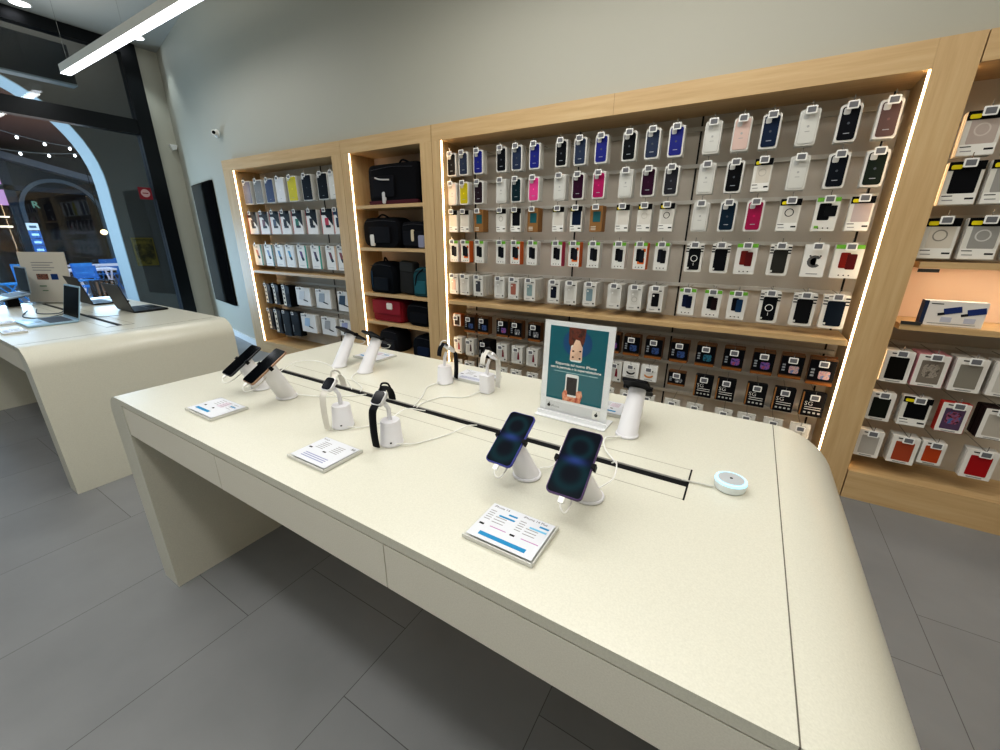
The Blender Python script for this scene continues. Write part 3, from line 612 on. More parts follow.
# ------------------------------------------------------------------ bags
def bag(name, label, x0, x1, z0, h, d, col, y=2.93, r=.06, taper=.92, cat='bag', group='bags on the narrow bay shelves', parts=(), rt=None, rot=0):
    w = x1-x0; t = thing(name, label, cat, ((x0+x1)/2, y, z0), (0, rot, 0), group)
    m = mat(col, .8)
    base = rr(w, h, r, 5, 0, h/2)
    if rt: # rounded top only
        base = [(-w/2+.015, 0), (w/2-.015, 0), (w/2, .02)] + [(w/2-rt+rt*math.cos(a_), h-rt+rt*math.sin(a_)) for a_ in [PI/2*k/8 for k in range(9)]] + [(-w/2+rt-rt*math.sin(a_), h-rt+rt*math.cos(a_)) for a_ in [PI/2*k/8 for k in range(9)]] + [(-w/2, .02)]
    rings = []
    for q, s in ((0, .90), (.08, .97), (.25, 1), (.75, 1), (.92, .97), (1, .9)):
        rings.append([(p[0]*s, q*d, .001+p[1]*s if s == 1 else .001+p[1]*s+(1-s)*h*.3) for p in base])
    rings = [[(p[0], p[1], max(p[2], .001)) for p in rg] for rg in rings]
    link('body', MB().loft(rings).mesh(m, True), t)
    for k, (nm, a0, a1, b0, b1, c_, th) in enumerate(parts):
        link(nm, MB().prism(rr((a1-a0)*w, (b1-b0)*h, .015, 3, ((a0+a1)/2-.5)*w, (b0+b1)/2*h), -th, .03, bev=min(.006, th*.4)).mesh(mat(c_, .7), True), t)
    zp = [(( -.40)*w, -.002, h*.86), (0, -.004, h*.9), (.40*w, -.002, h*.86)]
    link('zip', MB().tube(bez(zp, 6), .003, 6).mesh(mat('3a3a3e', .5)), t)
    return t
def handle(t, pts, r=.008, col='111216'): link('handle', MB().tube(bez(pts, 8), r, 8).mesh(mat(col, .7), True), t)
t = bag('travel_bag', 'black travel bag with dark red base on the top shelf', -3.24, -2.60, 1.776, .345, .22, '0d0d11', parts=(('front_pocket', .1, .55, .18, .7, '131318', .012), ('red_base', .02, .98, .0, .1, '4a1520', .008), ('luggage_tag', .3, .37, .02, .32, 'c9c9c9', .016)))
handle(t, [(-.2, -.01, .23), (-.12, -.03, .21), (-.02, -.01, .205)], .007, 'c0c0c0'); handle(t, [(.05, .05, .33), (.12, .03, .36), (.2, .05, .33)])
t = bag('laptop_bag', 'long black bag with white hanging labels, second shelf left', -3.37, -2.86, 1.391, .275, .20, '0e0e12', r=.09, parts=(('front_pocket', .2, .75, .15, .7, '15151a', .012), ('luggage_tag', .22, .34, .05, .45, 'd9d9d4', .016)))
handle(t, [(-.1, .05, .26), (0, .04, .30), (.1, .05, .26)])
t = bag('laptop_bag', 'black bag with beige tag and patterned label, second shelf right', -2.85, -2.545, 1.391, .235, .20, '101014', r=.05, parts=(('front_pocket', .1, .9, .1, .65, '16161b', .010), ('luggage_tag', .42, .55, .25, .7, 'cbbfa3', .014), ('patterned_label', .7, .95, .03, .5, '8a8ca0', .014)))
t = bag('backpack', 'round-topped black backpack on the third shelf', -3.33, -2.985, .951, .31, .20, '0b0f15', rt=.13, parts=(('front_pocket', .2, .8, .08, .5, '10151d', .02), ('blue_piping', .12, .14, .15, .7, '2c4d6a', .012)))
handle(t, [(-.03, .08, .30), (0, .07, .345), (.03, .08, .30)])
t = bag('laptop_sleeve', 'dark grey upright sleeve between backpack and teal bag', -2.95, -2.765, .960, .31, .09, '2b2c2c', r=.02, y=2.96, parts=(('flap', .05, .95, .7, .98, '343534', .006),), rot=.06)
t = bag('backpack', 'teal and black bag half hidden at the third shelf right', -2.74, -2.545, .951, .27, .18, '17474f', rt=.08, parts=(('front_pocket', .15, .85, .1, .55, '1f5a64', .015),))
handle(t, [(-.06, -.01, .1), (-.02, -.025, .2), (.04, -.005, .26)], .006)
t = bag('laptop_bag', 'red laptop bag with a white label', -3.33, -2.915, .661, .225, .20, '7c1220', r=.03, parts=(('front_flap', .03, .97, .35, .97, '8a1626', .008), ('paper_label', .52, .72, .58, .88, 'ddd8d0', .014)))
t = bag('shoulder_bag', 'rounded black bag beside the red bag', -2.86, -2.545, .661, .22, .18, '0c0c10', r=.09, parts=(('front_pocket', .2, .9, .15, .6, '121217', .014),))
t = bag('backpack', 'charcoal backpack on the lowest visible bag shelf', -3.27, -2.99, .346, .235, .20, '1d1e22', rt=.09, parts=(('front_pocket', .15, .85, .1, .55, '26272b', .02),))
t = bag('backpack', 'black and navy backpack low at the bag bay right', -2.80, -2.545, .346, .22, .18, '0e1118', rt=.1, parts=(('front_pocket', .3, .9, .1, .5, '16223a', .02),))

# ------------------------------------------------------------------ things on the front table
TILT = math.radians(34)
def phone(name, label, c, yaw, dims, edge, screen, facing=-1, group='phones on security stands'):
    """c: centre of screen. facing -1: towards the photographer, +1: towards the shelves"""
    w, h = dims
    t = thing(name, label, 'phone', c, (0, 0, yaw if facing < 0 else yaw+PI), group)
    ip = link('chassis', MB().prism(rr(w, h, .011, 5), -.004, .004, bev=.0012).mesh(mat(edge, .3 if facing < 0 else .6, .4 if facing < 0 else 0.), True), t, (0, 0, 0), (-(PI/2-TILT), 0, 0))
    link('screen', MB().prism(rr(w-.005, h-.005, .009, 5), -.0048, -.0035).mesh(screen), t, (0, 0, 0), (-(PI/2-TILT), 0, 0))
    return t
def frame_at(c, yaw, facing):
    return Matrix.Translation(c) @ Matrix.Rotation(yaw if facing < 0 else yaw+PI, 4, 'Z') @ Matrix.Rotation(-(PI/2-TILT), 4, 'X')
def phone_stand(label, base, c, yaw, dims, facing=-1, r0=.036, r1=.024, cable=None, group='white phone security stands', side=1):
    w, h = dims
    t = thing('phone_stand', label, 'stand', (base[0], base[1], TZ), (0,0,0), group)
    F = frame_at(c, yaw, facing); org = Vector((base[0], base[1], TZ))
    top = F @ Vector((0, .0065, 0)); mid = F @ Vector((0, .014, 0))
    rings = []; n = 28
    ux = F.to_3x3() @ Vector((1,0,0)); uz = F.to_3x3() @ Vector((0,0,1))
    fl = [(0, r0*1.0), (.004, r0*1.05), (.008, r0*1.0)]
    for z, r in fl: rings.append([Vector((r*math.cos(2*PI*i/n), r*math.sin(2*PI*i/n), z)) for i in range(n)])
    link('base_ring', MB().loft(rings).mesh(SATIN, True), t)
    ax = mid-org; nrm = F.to_3x3() @ Vector((0, 1, 0)); pt = top-org
    lo = [Vector((r0*.94*math.cos(2*PI*i/n), r0*.94*math.sin(2*PI*i/n), .006)) for i in range(n)]; hi = []
    for p in lo:
        tgt = ax + Vector((p.x, p.y, 0))*(r1/(r0*.94)); dr = tgt-p; hi.append(p + dr*min(1.6, ((pt-p).dot(nrm))/dr.dot(nrm)))
    rings = [[p.lerp(q, k/4) for p, q in zip(lo, hi)] for k in range(5)]
    link('column', MB().loft(rings).mesh(SATIN, True), t)
    cl = MB()
    for sx in (-1, 1):
        M = Matrix.Translation(-org) @ F
        cl.box(sx*(w/2+.0035)-.0025, sx*(w/2+.0035)+.0025, -.0065, .009, -.006, .006, M)
        cl.box(min(sx*(w/2-.003), sx*(w/2+.006)), max(sx*(w/2-.003), sx*(w/2+.006)), -.0068, -.005, -.005, .005, M)
        cl.box(min(0, sx*(w/2+.004)), max(0, sx*(w/2+.004)), .0055, .009, -.004, .004, M)
    link('clamp_arm', cl.mesh(BLACK), t)
    p = [F @ Vector((0, .0, -h/2-.002)), F @ Vector((.002, .001, -h/2-.02)), F @ Vector((.012, .012, -h/2-.026)), F @ Vector((.014, .025, -h/2+.0)), F @ Vector((.008, .03, -h/2+.04)), F @ Vector((.0, .03, -.02))]
    link('connector_cable', MB().tube([q-org for q in bez(p, 6)], .0018, 6).mesh(WHITE, True), t)
    link('connector_plug', MB().box(-.006, .006, -.003, .003, -h/2-.014, -h/2-.001, Matrix.Translation(-org) @ F).mesh(WHITE), t)
    b_ = Vector((side*r0*.75, -facing*.0+.01, .01))
    link('lock_dot', MB().lathe([(.0035, 0), (.0035, .004)], (0, facing*(-1)*-(r0+.0), .008), 10).mesh(BLACK), t) if facing > 0 else None
    return t
def cable(label, pts, r=.0019, col='e8e8e4'):
    return tag(link('charging_cable', MB().tube(bez(pts, 10), r, 6).mesh(mat(col, .5), True)), label, 'cable', 'white cables on the tables')
PH = (.0715, .147); PP = (.078, .158)
BLKS = mat('07090d', .08)
Z_ = TZ
specs = [
 ('plum edged phone showing dark teal wallpaper, right of the front pair', 'white stand under the plum edged phone, beside the disc', (-.24, .81), (-.248, .722, 1.037), .02, PP, '4a3560', WALLPAPER, -1),
 ('blue edged phone showing dark teal wallpaper, left of the front pair', 'white stand under the blue edged phone', (-.407, .815), (-.430, .769, 1.022), -.036, PH, '3a4090', WALLPAPER, -1),
 ('black screened phone with copper edge, nearer phone at the table left end', 'white stand under the copper edged phone at the left end', (-1.441, .81), (-1.397, .727, 1.056), -.109, PP, '9a7c66', BLKS, -1),
 ('black phone on the stand nearest the table left end', 'white stand nearest the table left end, front side', (-1.619, .814), (-1.615, .759, 1.034), -.08, (.0745, .152), '2b2c30', BLKS, -1),
 ('phone seen from behind, left one facing the shelves', 'white stand seen from behind, left of the back pair', (-1.600, 1.173), (-1.60, 1.262, 1.045), 0, PH, '24252a', BLKS, 1),
 ('phone seen from behind, second from left facing the shelves', 'white stand seen from behind, right of the back pair', (-1.428, 1.178), (-1.428, 1.267, 1.045), 0, PH, '24252a', BLKS, 1),
 ('black phone seen from behind, right of the poster', 'white stand seen from behind, right of the poster', (-.245, 1.18), (-.245, 1.265, 1.035), 0, PP, '15161a', BLKS, 1),
]
for pl, sl, b, c, yaw, dims, edge, scr, fc in specs:
    phone('smartphone', pl, c, yaw, dims, edge, scr, fc)
    phone_stand(sl, b, c, yaw, dims, fc, r0=.034 if fc > 0 else (.037 if b[0] < -1 else .036), r1=.027 if fc > 0 else (.031 if b[0] < -1 else .024))
SL = .995
cable('cable from the plum edged phone stand to the slot', [(-.225, .835, Z_+.012), (-.20, .87, Z_+.03), (-.21, .93, Z_+.04), (-.235, .985, Z_+.003)])
cable('cable from the blue edged phone stand to the slot', [(-.385, .845, Z_+.012), (-.36, .88, Z_+.012), (-.37, .95, Z_+.03), (-.385, .985, Z_+.003)])
cable('long cable from the copper edged phone stand to the slot', [(-1.41, .83, Z_+.01), (-1.32, .88, Z_+.004), (-1.25, .93, Z_+.003), (-1.2, .985, Z_+.003)])
cable('arched cable behind the left phone pair', [(-1.63, .855, Z_+.02), (-1.55, .93, Z_+.09), (-1.42, .97, Z_+.1), (-1.32, .985, Z_+.05), (-1.29, .99, Z_+.003)])
cable('cable curving from the left back stand to the slot', [(-1.60, 1.135, Z_+.006), (-1.52, 1.09, Z_+.01), (-1.42, 1.04, Z_+.01), (-1.40, .99, Z_+.003)])
cable('cable from the right back stand to the slot', [(-1.44, 1.14, Z_+.006), (-1.40, 1.08, Z_+.004), (-1.28, 1.03, Z_+.004), (-1.24, .99, Z_+.003)])
cable('cable from the stand right of the poster', [(-.255, 1.143, Z_+.008), (-.29, 1.10, Z_+.012), (-.27, 1.04, Z_+.008), (-.225, .99, Z_+.003)], .0024)

def watch(label, x, y, top, band, loop, facing=-1, case='d9d9dc', slim=False, cablepts=None, cl=''):
    """security stand + watch strapped on it; facing -1 to the photographer"""
    s = 1 if facing < 0 else -1
    st = thing('watch_stand', 'white stand holding the ' + label, 'stand', (x, y, TZ), (0, 0, 0 if s > 0 else PI), 'white watch security stands')
    if slim: link('base', MB().prism(rr(.05, .05, .012, 5), 0, .075, 'z', bev=.002).mesh(SATIN, True), st)
    else: link('base', MB().lathe([(.030, 0), (.0345, .001), (.0345, .006), (.033, .008), (.0285, .072), (.027, .075)], n=32).mesh(SATIN, True), st)
    link('post', MB().tube([(-.002, .002, .07), (-.002, -.0, .11), (-.004, -.012, .132)], .0065, 12).mesh(SATIN, True), st)
    link('cable_port', MB().lathe([(.003, 0), (.003, .003)], (.022, -.024 if not slim else .0, .014), 8).mesh(BLACK), st)
    hd = (x+s*-.012, y-s*.022, TZ+.147)
    w = thing('smart_watch', label, 'watch', hd, (0, 0, (.12 if s > 0 else PI-.2)), 'watches on stands')
    A = (-math.radians(48), 0, 0)
    link('watch_case', MB().prism(rr(.040, .047, .011, 5), -.0065, .0065, bev=.0015).mesh(mat(case, .3, .5), True), w, (0,0,0), A)
    link('watch_screen', MB().prism(rr(.034, .041, .009, 5), -.0077, -.005).mesh(mat('0a0d16', .1)), w, (0,0,0), A)
    bm_ = mat(band, .6)
    # lower strap: from lower edge curling down to the table
    lo = [(0, -.018, -.014), (0, -.030, -.026), (0, -.034, -.05), (0, -.034, -.10), (0, -.030, -.140)]
    strap = MB().tube(bez(lo, 6), .01, 10, flat=(.0135, .0024)).mesh(bm_, True); link('lower_strap', strap, w)
    up = [(0, .012, .018), (0, .030, .026), (0, .046, .014), (0, .054, -.006), (0, .056, -.022)]
    link('upper_strap', MB().tube(bez(up, 6), .01, 10, flat=(.0135, .0024)).mesh(bm_, True), w)
    link('strap_loop', MB().tube(bez([(-.004, .012, .018), (-.006, .022, .036), (.004, .036, .034), (.008, .044, .016)], 6), .0028, 8).mesh(mat(loop, .6), True), w)
    return w
watch('silver watch with white strap at the front', -1.05, .757, 0, 'd9d6ce', 'b5b2aa')
watch('black strapped watch at the front of the slot', -.832, .757, 0, '14151a', '14151a', case='cfcfd2')
watch('black strapped watch facing the shelves', -1.03, 1.26, 0, '16171c', 'e0dfda', 1)
watch('white strapped watch facing the shelves', -.82, 1.262, 0, 'dedcd6', '2a2a2e', 1, slim=True)
cable('cable from the front white watch stand', [(-1.008, .74, Z_+.014), (-.98, .78, Z_+.004), (-.955, .86, Z_+.003), (-.94, .93, Z_+.02), (-.90, .985, Z_+.003)])
cable('cable from the front black watch stand', [(-.795, .74, Z_+.014), (-.76, .79, Z_+.004), (-.72, .88, Z_+.003), (-.69, .94, Z_+.015), (-.68, .985, Z_+.003)])
cable('cable from the back black watch stand', [(-1.035, 1.228, Z_+.012), (-1.05, 1.17, Z_+.003), (-1.0, 1.08, Z_+.003), (-.96, .99, Z_+.003)])
cable('cable from the back white watch stand', [(-.83, 1.232, Z_+.01), (-.86, 1.16, Z_+.003), (-.93, 1.12, Z_+.003), (-.955, 1.04, Z_+.003), (-.945, .99, Z_+.003)])

# price cards in acrylic blocks
PAPER = mat('d6d9df', .4); BLUEB = mat('1f86b8', .5); BLUEL = mat('6fb7d8', .5); MAG = mat('b06aa8', .5)
def price_card(label, x0, x1, y0, y1, style, rot=0):
    w, d = x1-x0, y1-y0
    t = thing('price_card_holder', label, 'price card', ((x0+x1)/2, (y0+y1)/2, TZ), (0, 0, rot), 'acrylic price card blocks')
    link('acrylic_block', MB().prism(rr(w, d, .003, 2), 0, .009, 'z', bev=.001).mesh(ACRYL), t)
    link('holder_edge', MB().box(-w/2, w/2, -d/2-.0005, -d/2+.002, .0005, .0092).box(w/2-.0015, w/2+.0005, -d/2, d/2, .0005, .0092).box(-w/2, w/2, -d/2, d/2, .0002, .0012).mesh(mat('d3d4cf', .15)), t)
    p = link('paper', MB().box(-w/2+.005, w/2-.005, -d/2+.006, d/2-.005, .0092, .0097).mesh(PAPER), t)
    z = .0098
    def strip(nm, a0, a1, b0, b1, m): link(nm, MB().box((a0-.5)*w, (a1-.5)*w, (b0-.5)*d, (b1-.5)*d, z-.0003, z+.0002).mesh(m), p)
    if style == 2:
        for k, ttl in ((0, 'iPhone 14'), (1, 'iPhone 14 Plus')):
            ox = .07+.46*k
            text('title_print', ttl, .0095, INK, p, ((ox-.5)*w, (.87-.5)*d, z), (0,0,0))
            strip('price_bar', ox+.27, ox+.40, .78, .82, BLUEB); strip('price_bar', ox+.16, ox+.40, .68, .72, BLUEL if k else BLUEB)
            for j in range(5):
                strip('text_line', ox+.0, ox+.09, .76-.06*j, .775-.06*j, GREY); 
                if j > 1: strip('text_line', ox+.13, ox+.30, .78-.07*j, .795-.07*j, GREY)
            strip('icon_print', ox, ox+.07, .36, .40, BLACK); strip('magenta_line', ox+.16, ox+.40, .38, .395, MAG)
        strip('blue_banner', .17, .84, .13, .215, BLUEB)
    elif style == 1:
        text('title_print', 'Watch', .009, INK, p, ((.06-.5)*w, (.86-.5)*d, z), (0,0,0))
        for k in (0, 1):
            ox = .08+.38*k
            for j in range(5): strip('text_line', ox+.1, ox+.3, .78-.06*j, .795-.06*j, GREY)
            strip('icon_print', ox, ox+.08, .46, .50, INK)
        for j in range(3): strip('lilac_line', .2, .8, .16+.06*j, .185+.06*j, mat('8f95b8', .5))
        text('badge_print', '5G', .012, INK, p, ((.84-.5)*w, (.84-.5)*d, z), (0,0,0), bold=.0003)
    else:
        for k in range(3):
            for j in range(4): strip('text_line', .25+.22*k, .40+.22*k, .85-.08*j, .865-.08*j, GREY)
        strip('blue_banner', .14, .62, .18, .27, BLUEB); strip('pink_patch', .42, .62, .55, .85, mat('cfc4cf', .5)); strip('price_bar', .70, .88, .72, .76, BLUEB)
        for k in (0, 1): strip('icon_print', .16+.3*k, .22+.3*k, .4, .45, INK)
    return t
price_card('acrylic price card in front of the left phone pair', -1.626, -1.447, .546, .668, 0)
price_card('acrylic price card in front of the two front watches', -1.017, -.86, .543, .671, 1)
price_card('acrylic price card in front of the two lit phones', -.414, -.254, .541, .665, 2)
price_card('acrylic price card behind the back phone pair', -1.67, -1.49, 1.31, 1.44, 0)
price_card('acrylic price card behind the back white watch', -1.045, -.86, 1.31, 1.44, 1)
price_card('acrylic price card beyond the poster, blue edged', -.42, -.26, 1.29, 1.41, 0)

# poster in acrylic stand
t = thing('poster_stand', 'white framed teal poster about trading in phones, standing on the table', 'poster', (-.437, 1.195, TZ), (math.radians(-3), 0, -.03))
pw, ph = .238, .328
link('white_card', MB().box(-pw/2, pw/2, 0, .003, .0, ph).mesh(mat('edeef0', .35)), t)
link('acrylic_sleeve', MB().box(-pw/2-.006, pw/2+.006, -.0035, -.002, 0, ph+.004).mesh(ACRYL), t)
f = link('foot', MB().box(-pw/2-.006, pw/2+.006, -.03, .06, .0, .003).box(-pw/2-.004, pw/2+.004, -.012, -.004, 0, .016).mesh(mat('e8eaec', .2)), t)
f.rotation_euler = (math.radians(3), 0, 0)
TEAL = mat('0a6876', .5)
pr = link('teal_print', MB().box(-.098, .098, -.0008, 0, .062, .312).mesh(TEAL), t)
link('blue_glow_print', MB().prism(rr(.1, .09, .045, 6, 0, .262), -.0012, 0).mesh(mat('155283', .5)), pr)
link('hair_print', MB().prism([(-.032,.312),(.026,.312),(.024,.275),(.016,.245),(-.018,.235),(-.03,.262)], -.0016, 0).mesh(portrait_mat('hair', '4a1c12', '7a3520', '5a2416', 45)), pr)
link('face_phone_print', MB().prism([(-.006,.275),(.008,.272),(.018,.25),(.02,.208),(-.022,.205),(-.022,.235)], -.002, 0).mesh(mat('f0cdb4', .5)), pr)
link('face_phone_print', MB().prism(rr(.04, .055, .006, 3, -.001, .228), -.0018, 0).mesh(mat('eef0ee', .5)), pr)
fe = MB()
for a_, b_ in ((-.012, .236), (.012, .238), (-.012, .216), (.012, .214)): fe.prism(rr(.007, .005, .002, 2, a_, b_), -.0024, 0)
link('eye_print', fe.mesh(mat('4a1d1a', .5)), pr)
HAND = portrait_mat('hand_print', 'b5482c', 'd98a68', 'e8b090')
link('hand_print', MB().prism([(-.036,.062),(-.04,.085),(-.03,.105),(.028,.105),(.032,.09),(.026,.062)], -.0012, 0).mesh(HAND), pr)
link('phone_print', MB().prism(rr(.046, .078, .006, 3, -.008, .118), -.0016, 0).mesh(mat('e9eceb', .5)), pr)
link('phone_screen_print', MB().prism(rr(.036, .060, .002, 2, -.008, .116), -.002, 0).mesh(mat('3a3536', .3)), pr)
link('finger_print', MB().prism([(-.034,.07),(-.03,.1),(-.022,.098),(-.02,.07)], -.0024, 0).prism([(.012,.066),(.010,.1),(.02,.104),(.028,.07)], -.0024, 0).mesh(HAND), pr)
text('headline_print', 'Risparmia sul nuovo iPhone', .0128, WHITE, pr, (0, -.0013, .1845), align='CENTER', bold=.0004)
text('headline_print', 'con la permuta o la supervalutazione', .0118, WHITE, pr, (0, -.0013, .1715), align='CENTER', bold=.0004)
link('small_text_line', MB().box(-.075, .045, -.0012, 0, .1605, .1622).box(.048, .078, -.0012, 0, .1603, .1626).mesh(mat('b5dade', .5)), pr)
ft = link('footer_strip', MB().box(-.098, .098, -.0008, 0, .018, .052).mesh(mat('d9dadc', .5)), t)
ap = MB()
for cx in (-.085, .085):
    ap.prism(rr(.011, .011, .0055, 5, cx, .035), -.002, 0)
    ap.prism(rr(.003, .004, .0014, 2, cx+.001, .0435), -.002, 0)
link('fruit_logo_print', ap.mesh(INK), ft)
link('white_square', MB().box(.072, .098, -.0013, 0, .02, .05).mesh(WHITE), ft)
text('wordmark_print', 'iPhone', .011, mat('8f9194', .5), ft, (-.076, -.0013, .031))
sw = [('8f8f88',0),('b5b0a8',1),('4a4a4a',2),('a8a29c',3),('a8507a',4),('8a8a90',5)]
for c_, k in sw: link('colour_swatch', MB().box(-.11+.037*k, -.08+.037*k, -.0008, 0, .003, .013).mesh(mat(c_, .5)), t)

# lit disc sensor
t = thing('alarm_disc', 'small round white disc with a blue lit ring at the slot end', 'sensor', (.046, 1.025, TZ))
link('body', MB().lathe([(.031, 0), (.034, .003), (.0355, .014), (.0355, .021), (.034, .026)], n=40).mesh(mat('dfe6e6', .35), True), t)
link('light_ring', MB().lathe([(.0357, .0215), (.0345, .0262), (.031, .0275), (.029, .0265)], n=40).mesh(mat('9fe4ff', .4, 0, 1.1), True), t)
link('cap', MB().lathe([(.029, .025), (.029, .0278), (.027, .0284)], n=40).mesh(mat('b9bec2', .35), True), t)
link('centre_dot', MB().lathe([(.0035, .0282), (.0035, .0290)], n=12).mesh(BLACK), t)
cable('short cable from the slot end to the round disc', [(-.06, .998, Z_+.003), (-.03, 1.0, Z_+.004), (.012, 1.005, Z_+.004)], .0022, 'c9c9c2')

# ------------------------------------------------------------------ left table: laptops, sign
def laptop(label, c, yaw, w, d, open_deg, body, screen, lift=.0, keys='3a4450', cat='laptop'):
    t = thing('laptop', label, cat, (c[0], c[1], TZ+.001+lift), (0, 0, yaw), 'open laptops on the window table')
    # base extends from hinge (y=0) towards -y
    b = link('keyboard_base', MB().prism(rr(w, d, .012, 4, 0, -d/2), 0, .013, 'z', bev=.003).mesh(mat(body, .35, .4), True), t)
    link('keyboard', MB().box(-w*.43, w*.43, -d*.55, -d*.08, .0128, .0138).mesh(mat(keys, .5)), b)
    link('touchpad', MB().box(-w*.17, w*.17, -d*.93, -d*.62, .0128, .0134).mesh(mat(body, .25, .3)), b)
    A = math.radians(open_deg-90)
    l = link('lid', MB().prism(rr(w, d*.96, .010, 4, 0, d*.48), 0, .006, bev=.0015).mesh(mat(body, .35, .3), True), t, (0, -.001, .010), (-A, 0, 0))
    link('display', MB().box(-w*.47, w*.47, -.0008, 0, d*.06, d*.91).mesh(screen), l)
    return t
DSC = mat('070d14', .2)
laptop('silver laptop with bright blue-lit keyboard at the near corner of the window table', (-4.19, .88), .0, .34, .25, 104, 'a9c8dc', DSC)
t0 = laptop('silver laptop raised on a riser at the left edge', (-5.41, .91), .02, .33, .23, 106, '9aa8b4', DSC, lift=.098)
t0.rotation_euler.x = math.radians(11)
t = thing('laptop_riser', 'low black riser under the left edge laptop', 'stand', (-5.41, .91, TZ))
link('riser_plate', MB().box(-.12, .12, -.17, -.03, -.004, .0, Matrix.Translation((0, 0, .093)) @ Matrix.Rotation(math.radians(11), 4, 'X')).mesh(BLACK), t); link('riser_foot', MB().box(-.05, .05, -.13, -.06, 0, .068).mesh(mat('17191c', .4)), t)
laptop('dark laptop seen from behind, in front of the information panel', (-5.08, 1.20), PI, .35, .25, 104, '1b1e23', DSC, keys='22262b')
laptop('black laptop seen from behind, nearest the table right end', (-4.30, 1.23), PI, .34, .23, 104, '101215', DSC, keys='22262b')
t = thing('sign_panel', 'tall off-white information panel standing among the laptops', 'sign', (-5.43, 1.06, TZ+.004), (math.radians(-4), 0, math.radians(33)))
link('panel', MB().box(-.20, .20, 0, .012, 0, .44).mesh(mat('d0cbc0', .5)), t)
for k in range(4): link('text_line', MB().box(-.10, .09-.03*(k % 2), -.001, 0, .345-.022*k, .352-.022*k).mesh(GREY), t)
link('photo_print', MB().box(-.08, .02, -.001, 0, .20, .25).mesh(portrait_mat('sign_photo', '5a2a20', 'a0705a', '2a2a30')), t)
link('photo_print', MB().box(.045, .105, -.001, 0, .20, .25).mesh(mat('1c3c74', .5)), t)
link('text_line', MB().box(-.06, .0, -.001, 0, .14, .15).box(-.05, .0, -.001, 0, .10, .108).mesh(mat('6a8a6a', .5)), t)
link('foot', MB().box(-.20, .20, -.05, .08, 0, .006).mesh(mat('c9c6bd', .4)), t); t.children[-1].rotation_euler = (math.radians(6), 0, 0)
cable('dark cable looping beside the riser to the slot', [(-4.95, .86, Z_+.01), (-4.72, .82, Z_+.003), (-4.6, .90, Z_+.003), (-4.75, .98, Z_+.003)], .004, '55616b')
cable('dark cable looping nearer the table edge', [(-4.90, .80, Z_+.01), (-4.60, .72, Z_+.003), (-4.42, .80, Z_+.003), (-4.6, .97, Z_+.003)], .004, '55616b')
cable('pale cable from the black laptop to the slot', [(-4.05, 1.11, Z_+.01), (-4.15, 1.03, Z_+.003), (-4.3, 1.0, Z_+.003)], .003, 'a39c92')
price_card('acrylic price card beside the near silver laptop', -4.02, -3.86, .50, .60, 1)
price_card('acrylic price card at the window table front edge, farther left', -4.45, -4.30, .53, .64, 0)

# ------------------------------------------------------------------ wall items and ceiling
ang = math.atan2(3.126-3.339, -6.45-(-7.48))
t = thing('wall_display', 'tall glossy black display panel on the slanted wall', 'display', (-6.955, 3.232, .51), (0, 0, ang))
link('housing', MB().box(-.52, .52, -.03, .0, 0, 1.70).mesh(mat('08090b', .25)), t)
link('glass_front', MB().box(-.505, .505, -.033, -.0302, .015, 1.685).mesh(mat('0b0c0e', .06)), t)
link('painted_reflection', MB().box(-.505, .03, -.0338, -.0331, .015, 1.685).mesh(mat('3a3e40', .12)), t)  # reflection on the left of the screen, painted as a greyer sheet
t = thing('security_camera', 'small round white security camera high on the wall above the shelving', 'camera', (-5.80, 2.965, 2.66))
link('mount', MB().lathe([(.045, -.01), (.05, .0), (.045, .01)], n=24).mesh(WHITE, True), t, (0.01, -.0, .0), (PI/2, 0, 0))
link('camera_body', MB().loft([[( .03*math.cos(a_)*s, -.02-q, .03*math.sin(a_)*s) for a_ in [2*PI*i/20 for i in range(20)]] for q, s in ((0, .8), (.01, 1), (.045, 1), (.05, .9))]).mesh(WHITE, True), t, None, (0, 0, .75))
link('lens', MB().loft([[( .019*math.cos(a_), -.072-q, .019*math.sin(a_)) for a_ in [2*PI*i/20 for i in range(20)]] for q in (-.004, .002)]).mesh(BLACK), t, None, (0, 0, .75))
t = thing('wall_sensor', 'little white sensor on the pale pier near the window frame', 'sensor', (-7.90, 3.37, 2.78))
link('housing', MB().prism([(-.05, .03), (.05, .03), (.035, -.03), (-.02, -.05)], -.02, .03, 'x', bev=.004).mesh(WHITE, True), t)
t = thing('pendant_lamp', 'long linear pendant lamp hanging below the ceiling', 'lamp', (-5.6, 2.185, 3.3))
link('housing', MB().box(-1.76, 2.2, -.045, .045, .004, .085).mesh(mat('ddd8cc', .5)), t)
link('diffuser', MB().box(-1.76, 2.2, -.043, .043, -.004, .0035).mesh(LEDC), t)
for x in (-1.6, 0, 2.0): link('suspension_wire', MB().tube([(x, 0, .085), (x, 0, .699)], .002, 6).mesh(CHROME), t)
def downlight(label, x, y, e=6.0):
    t = thing('ceiling_downlight', label, 'lamp', (x, y, 4.0), group='round ceiling downlights')
    link('trim_ring', MB().lathe([(.10, -.006), (.10, 0), (.085, 0)], n=32).mesh(WHITE, True), t)
    link('lens', MB().lathe([(.084, -.007), (.084, -.0062)], n=32).mesh(mat('f6f8ff', .4, 0, e)), t)
downlight('round downlight at the upper left corner of the ceiling', -7.67, 2.05)
downlight('round downlight near the pale pier, behind the pendant lamp', -7.55, 3.07)
for k, (x, y) in enumerate(((-7.6, .9), (-7.6, -.3))): downlight(('round downlight further along the window, outside the view', 'farthest round downlight along the window, outside the view')[k], x, y)
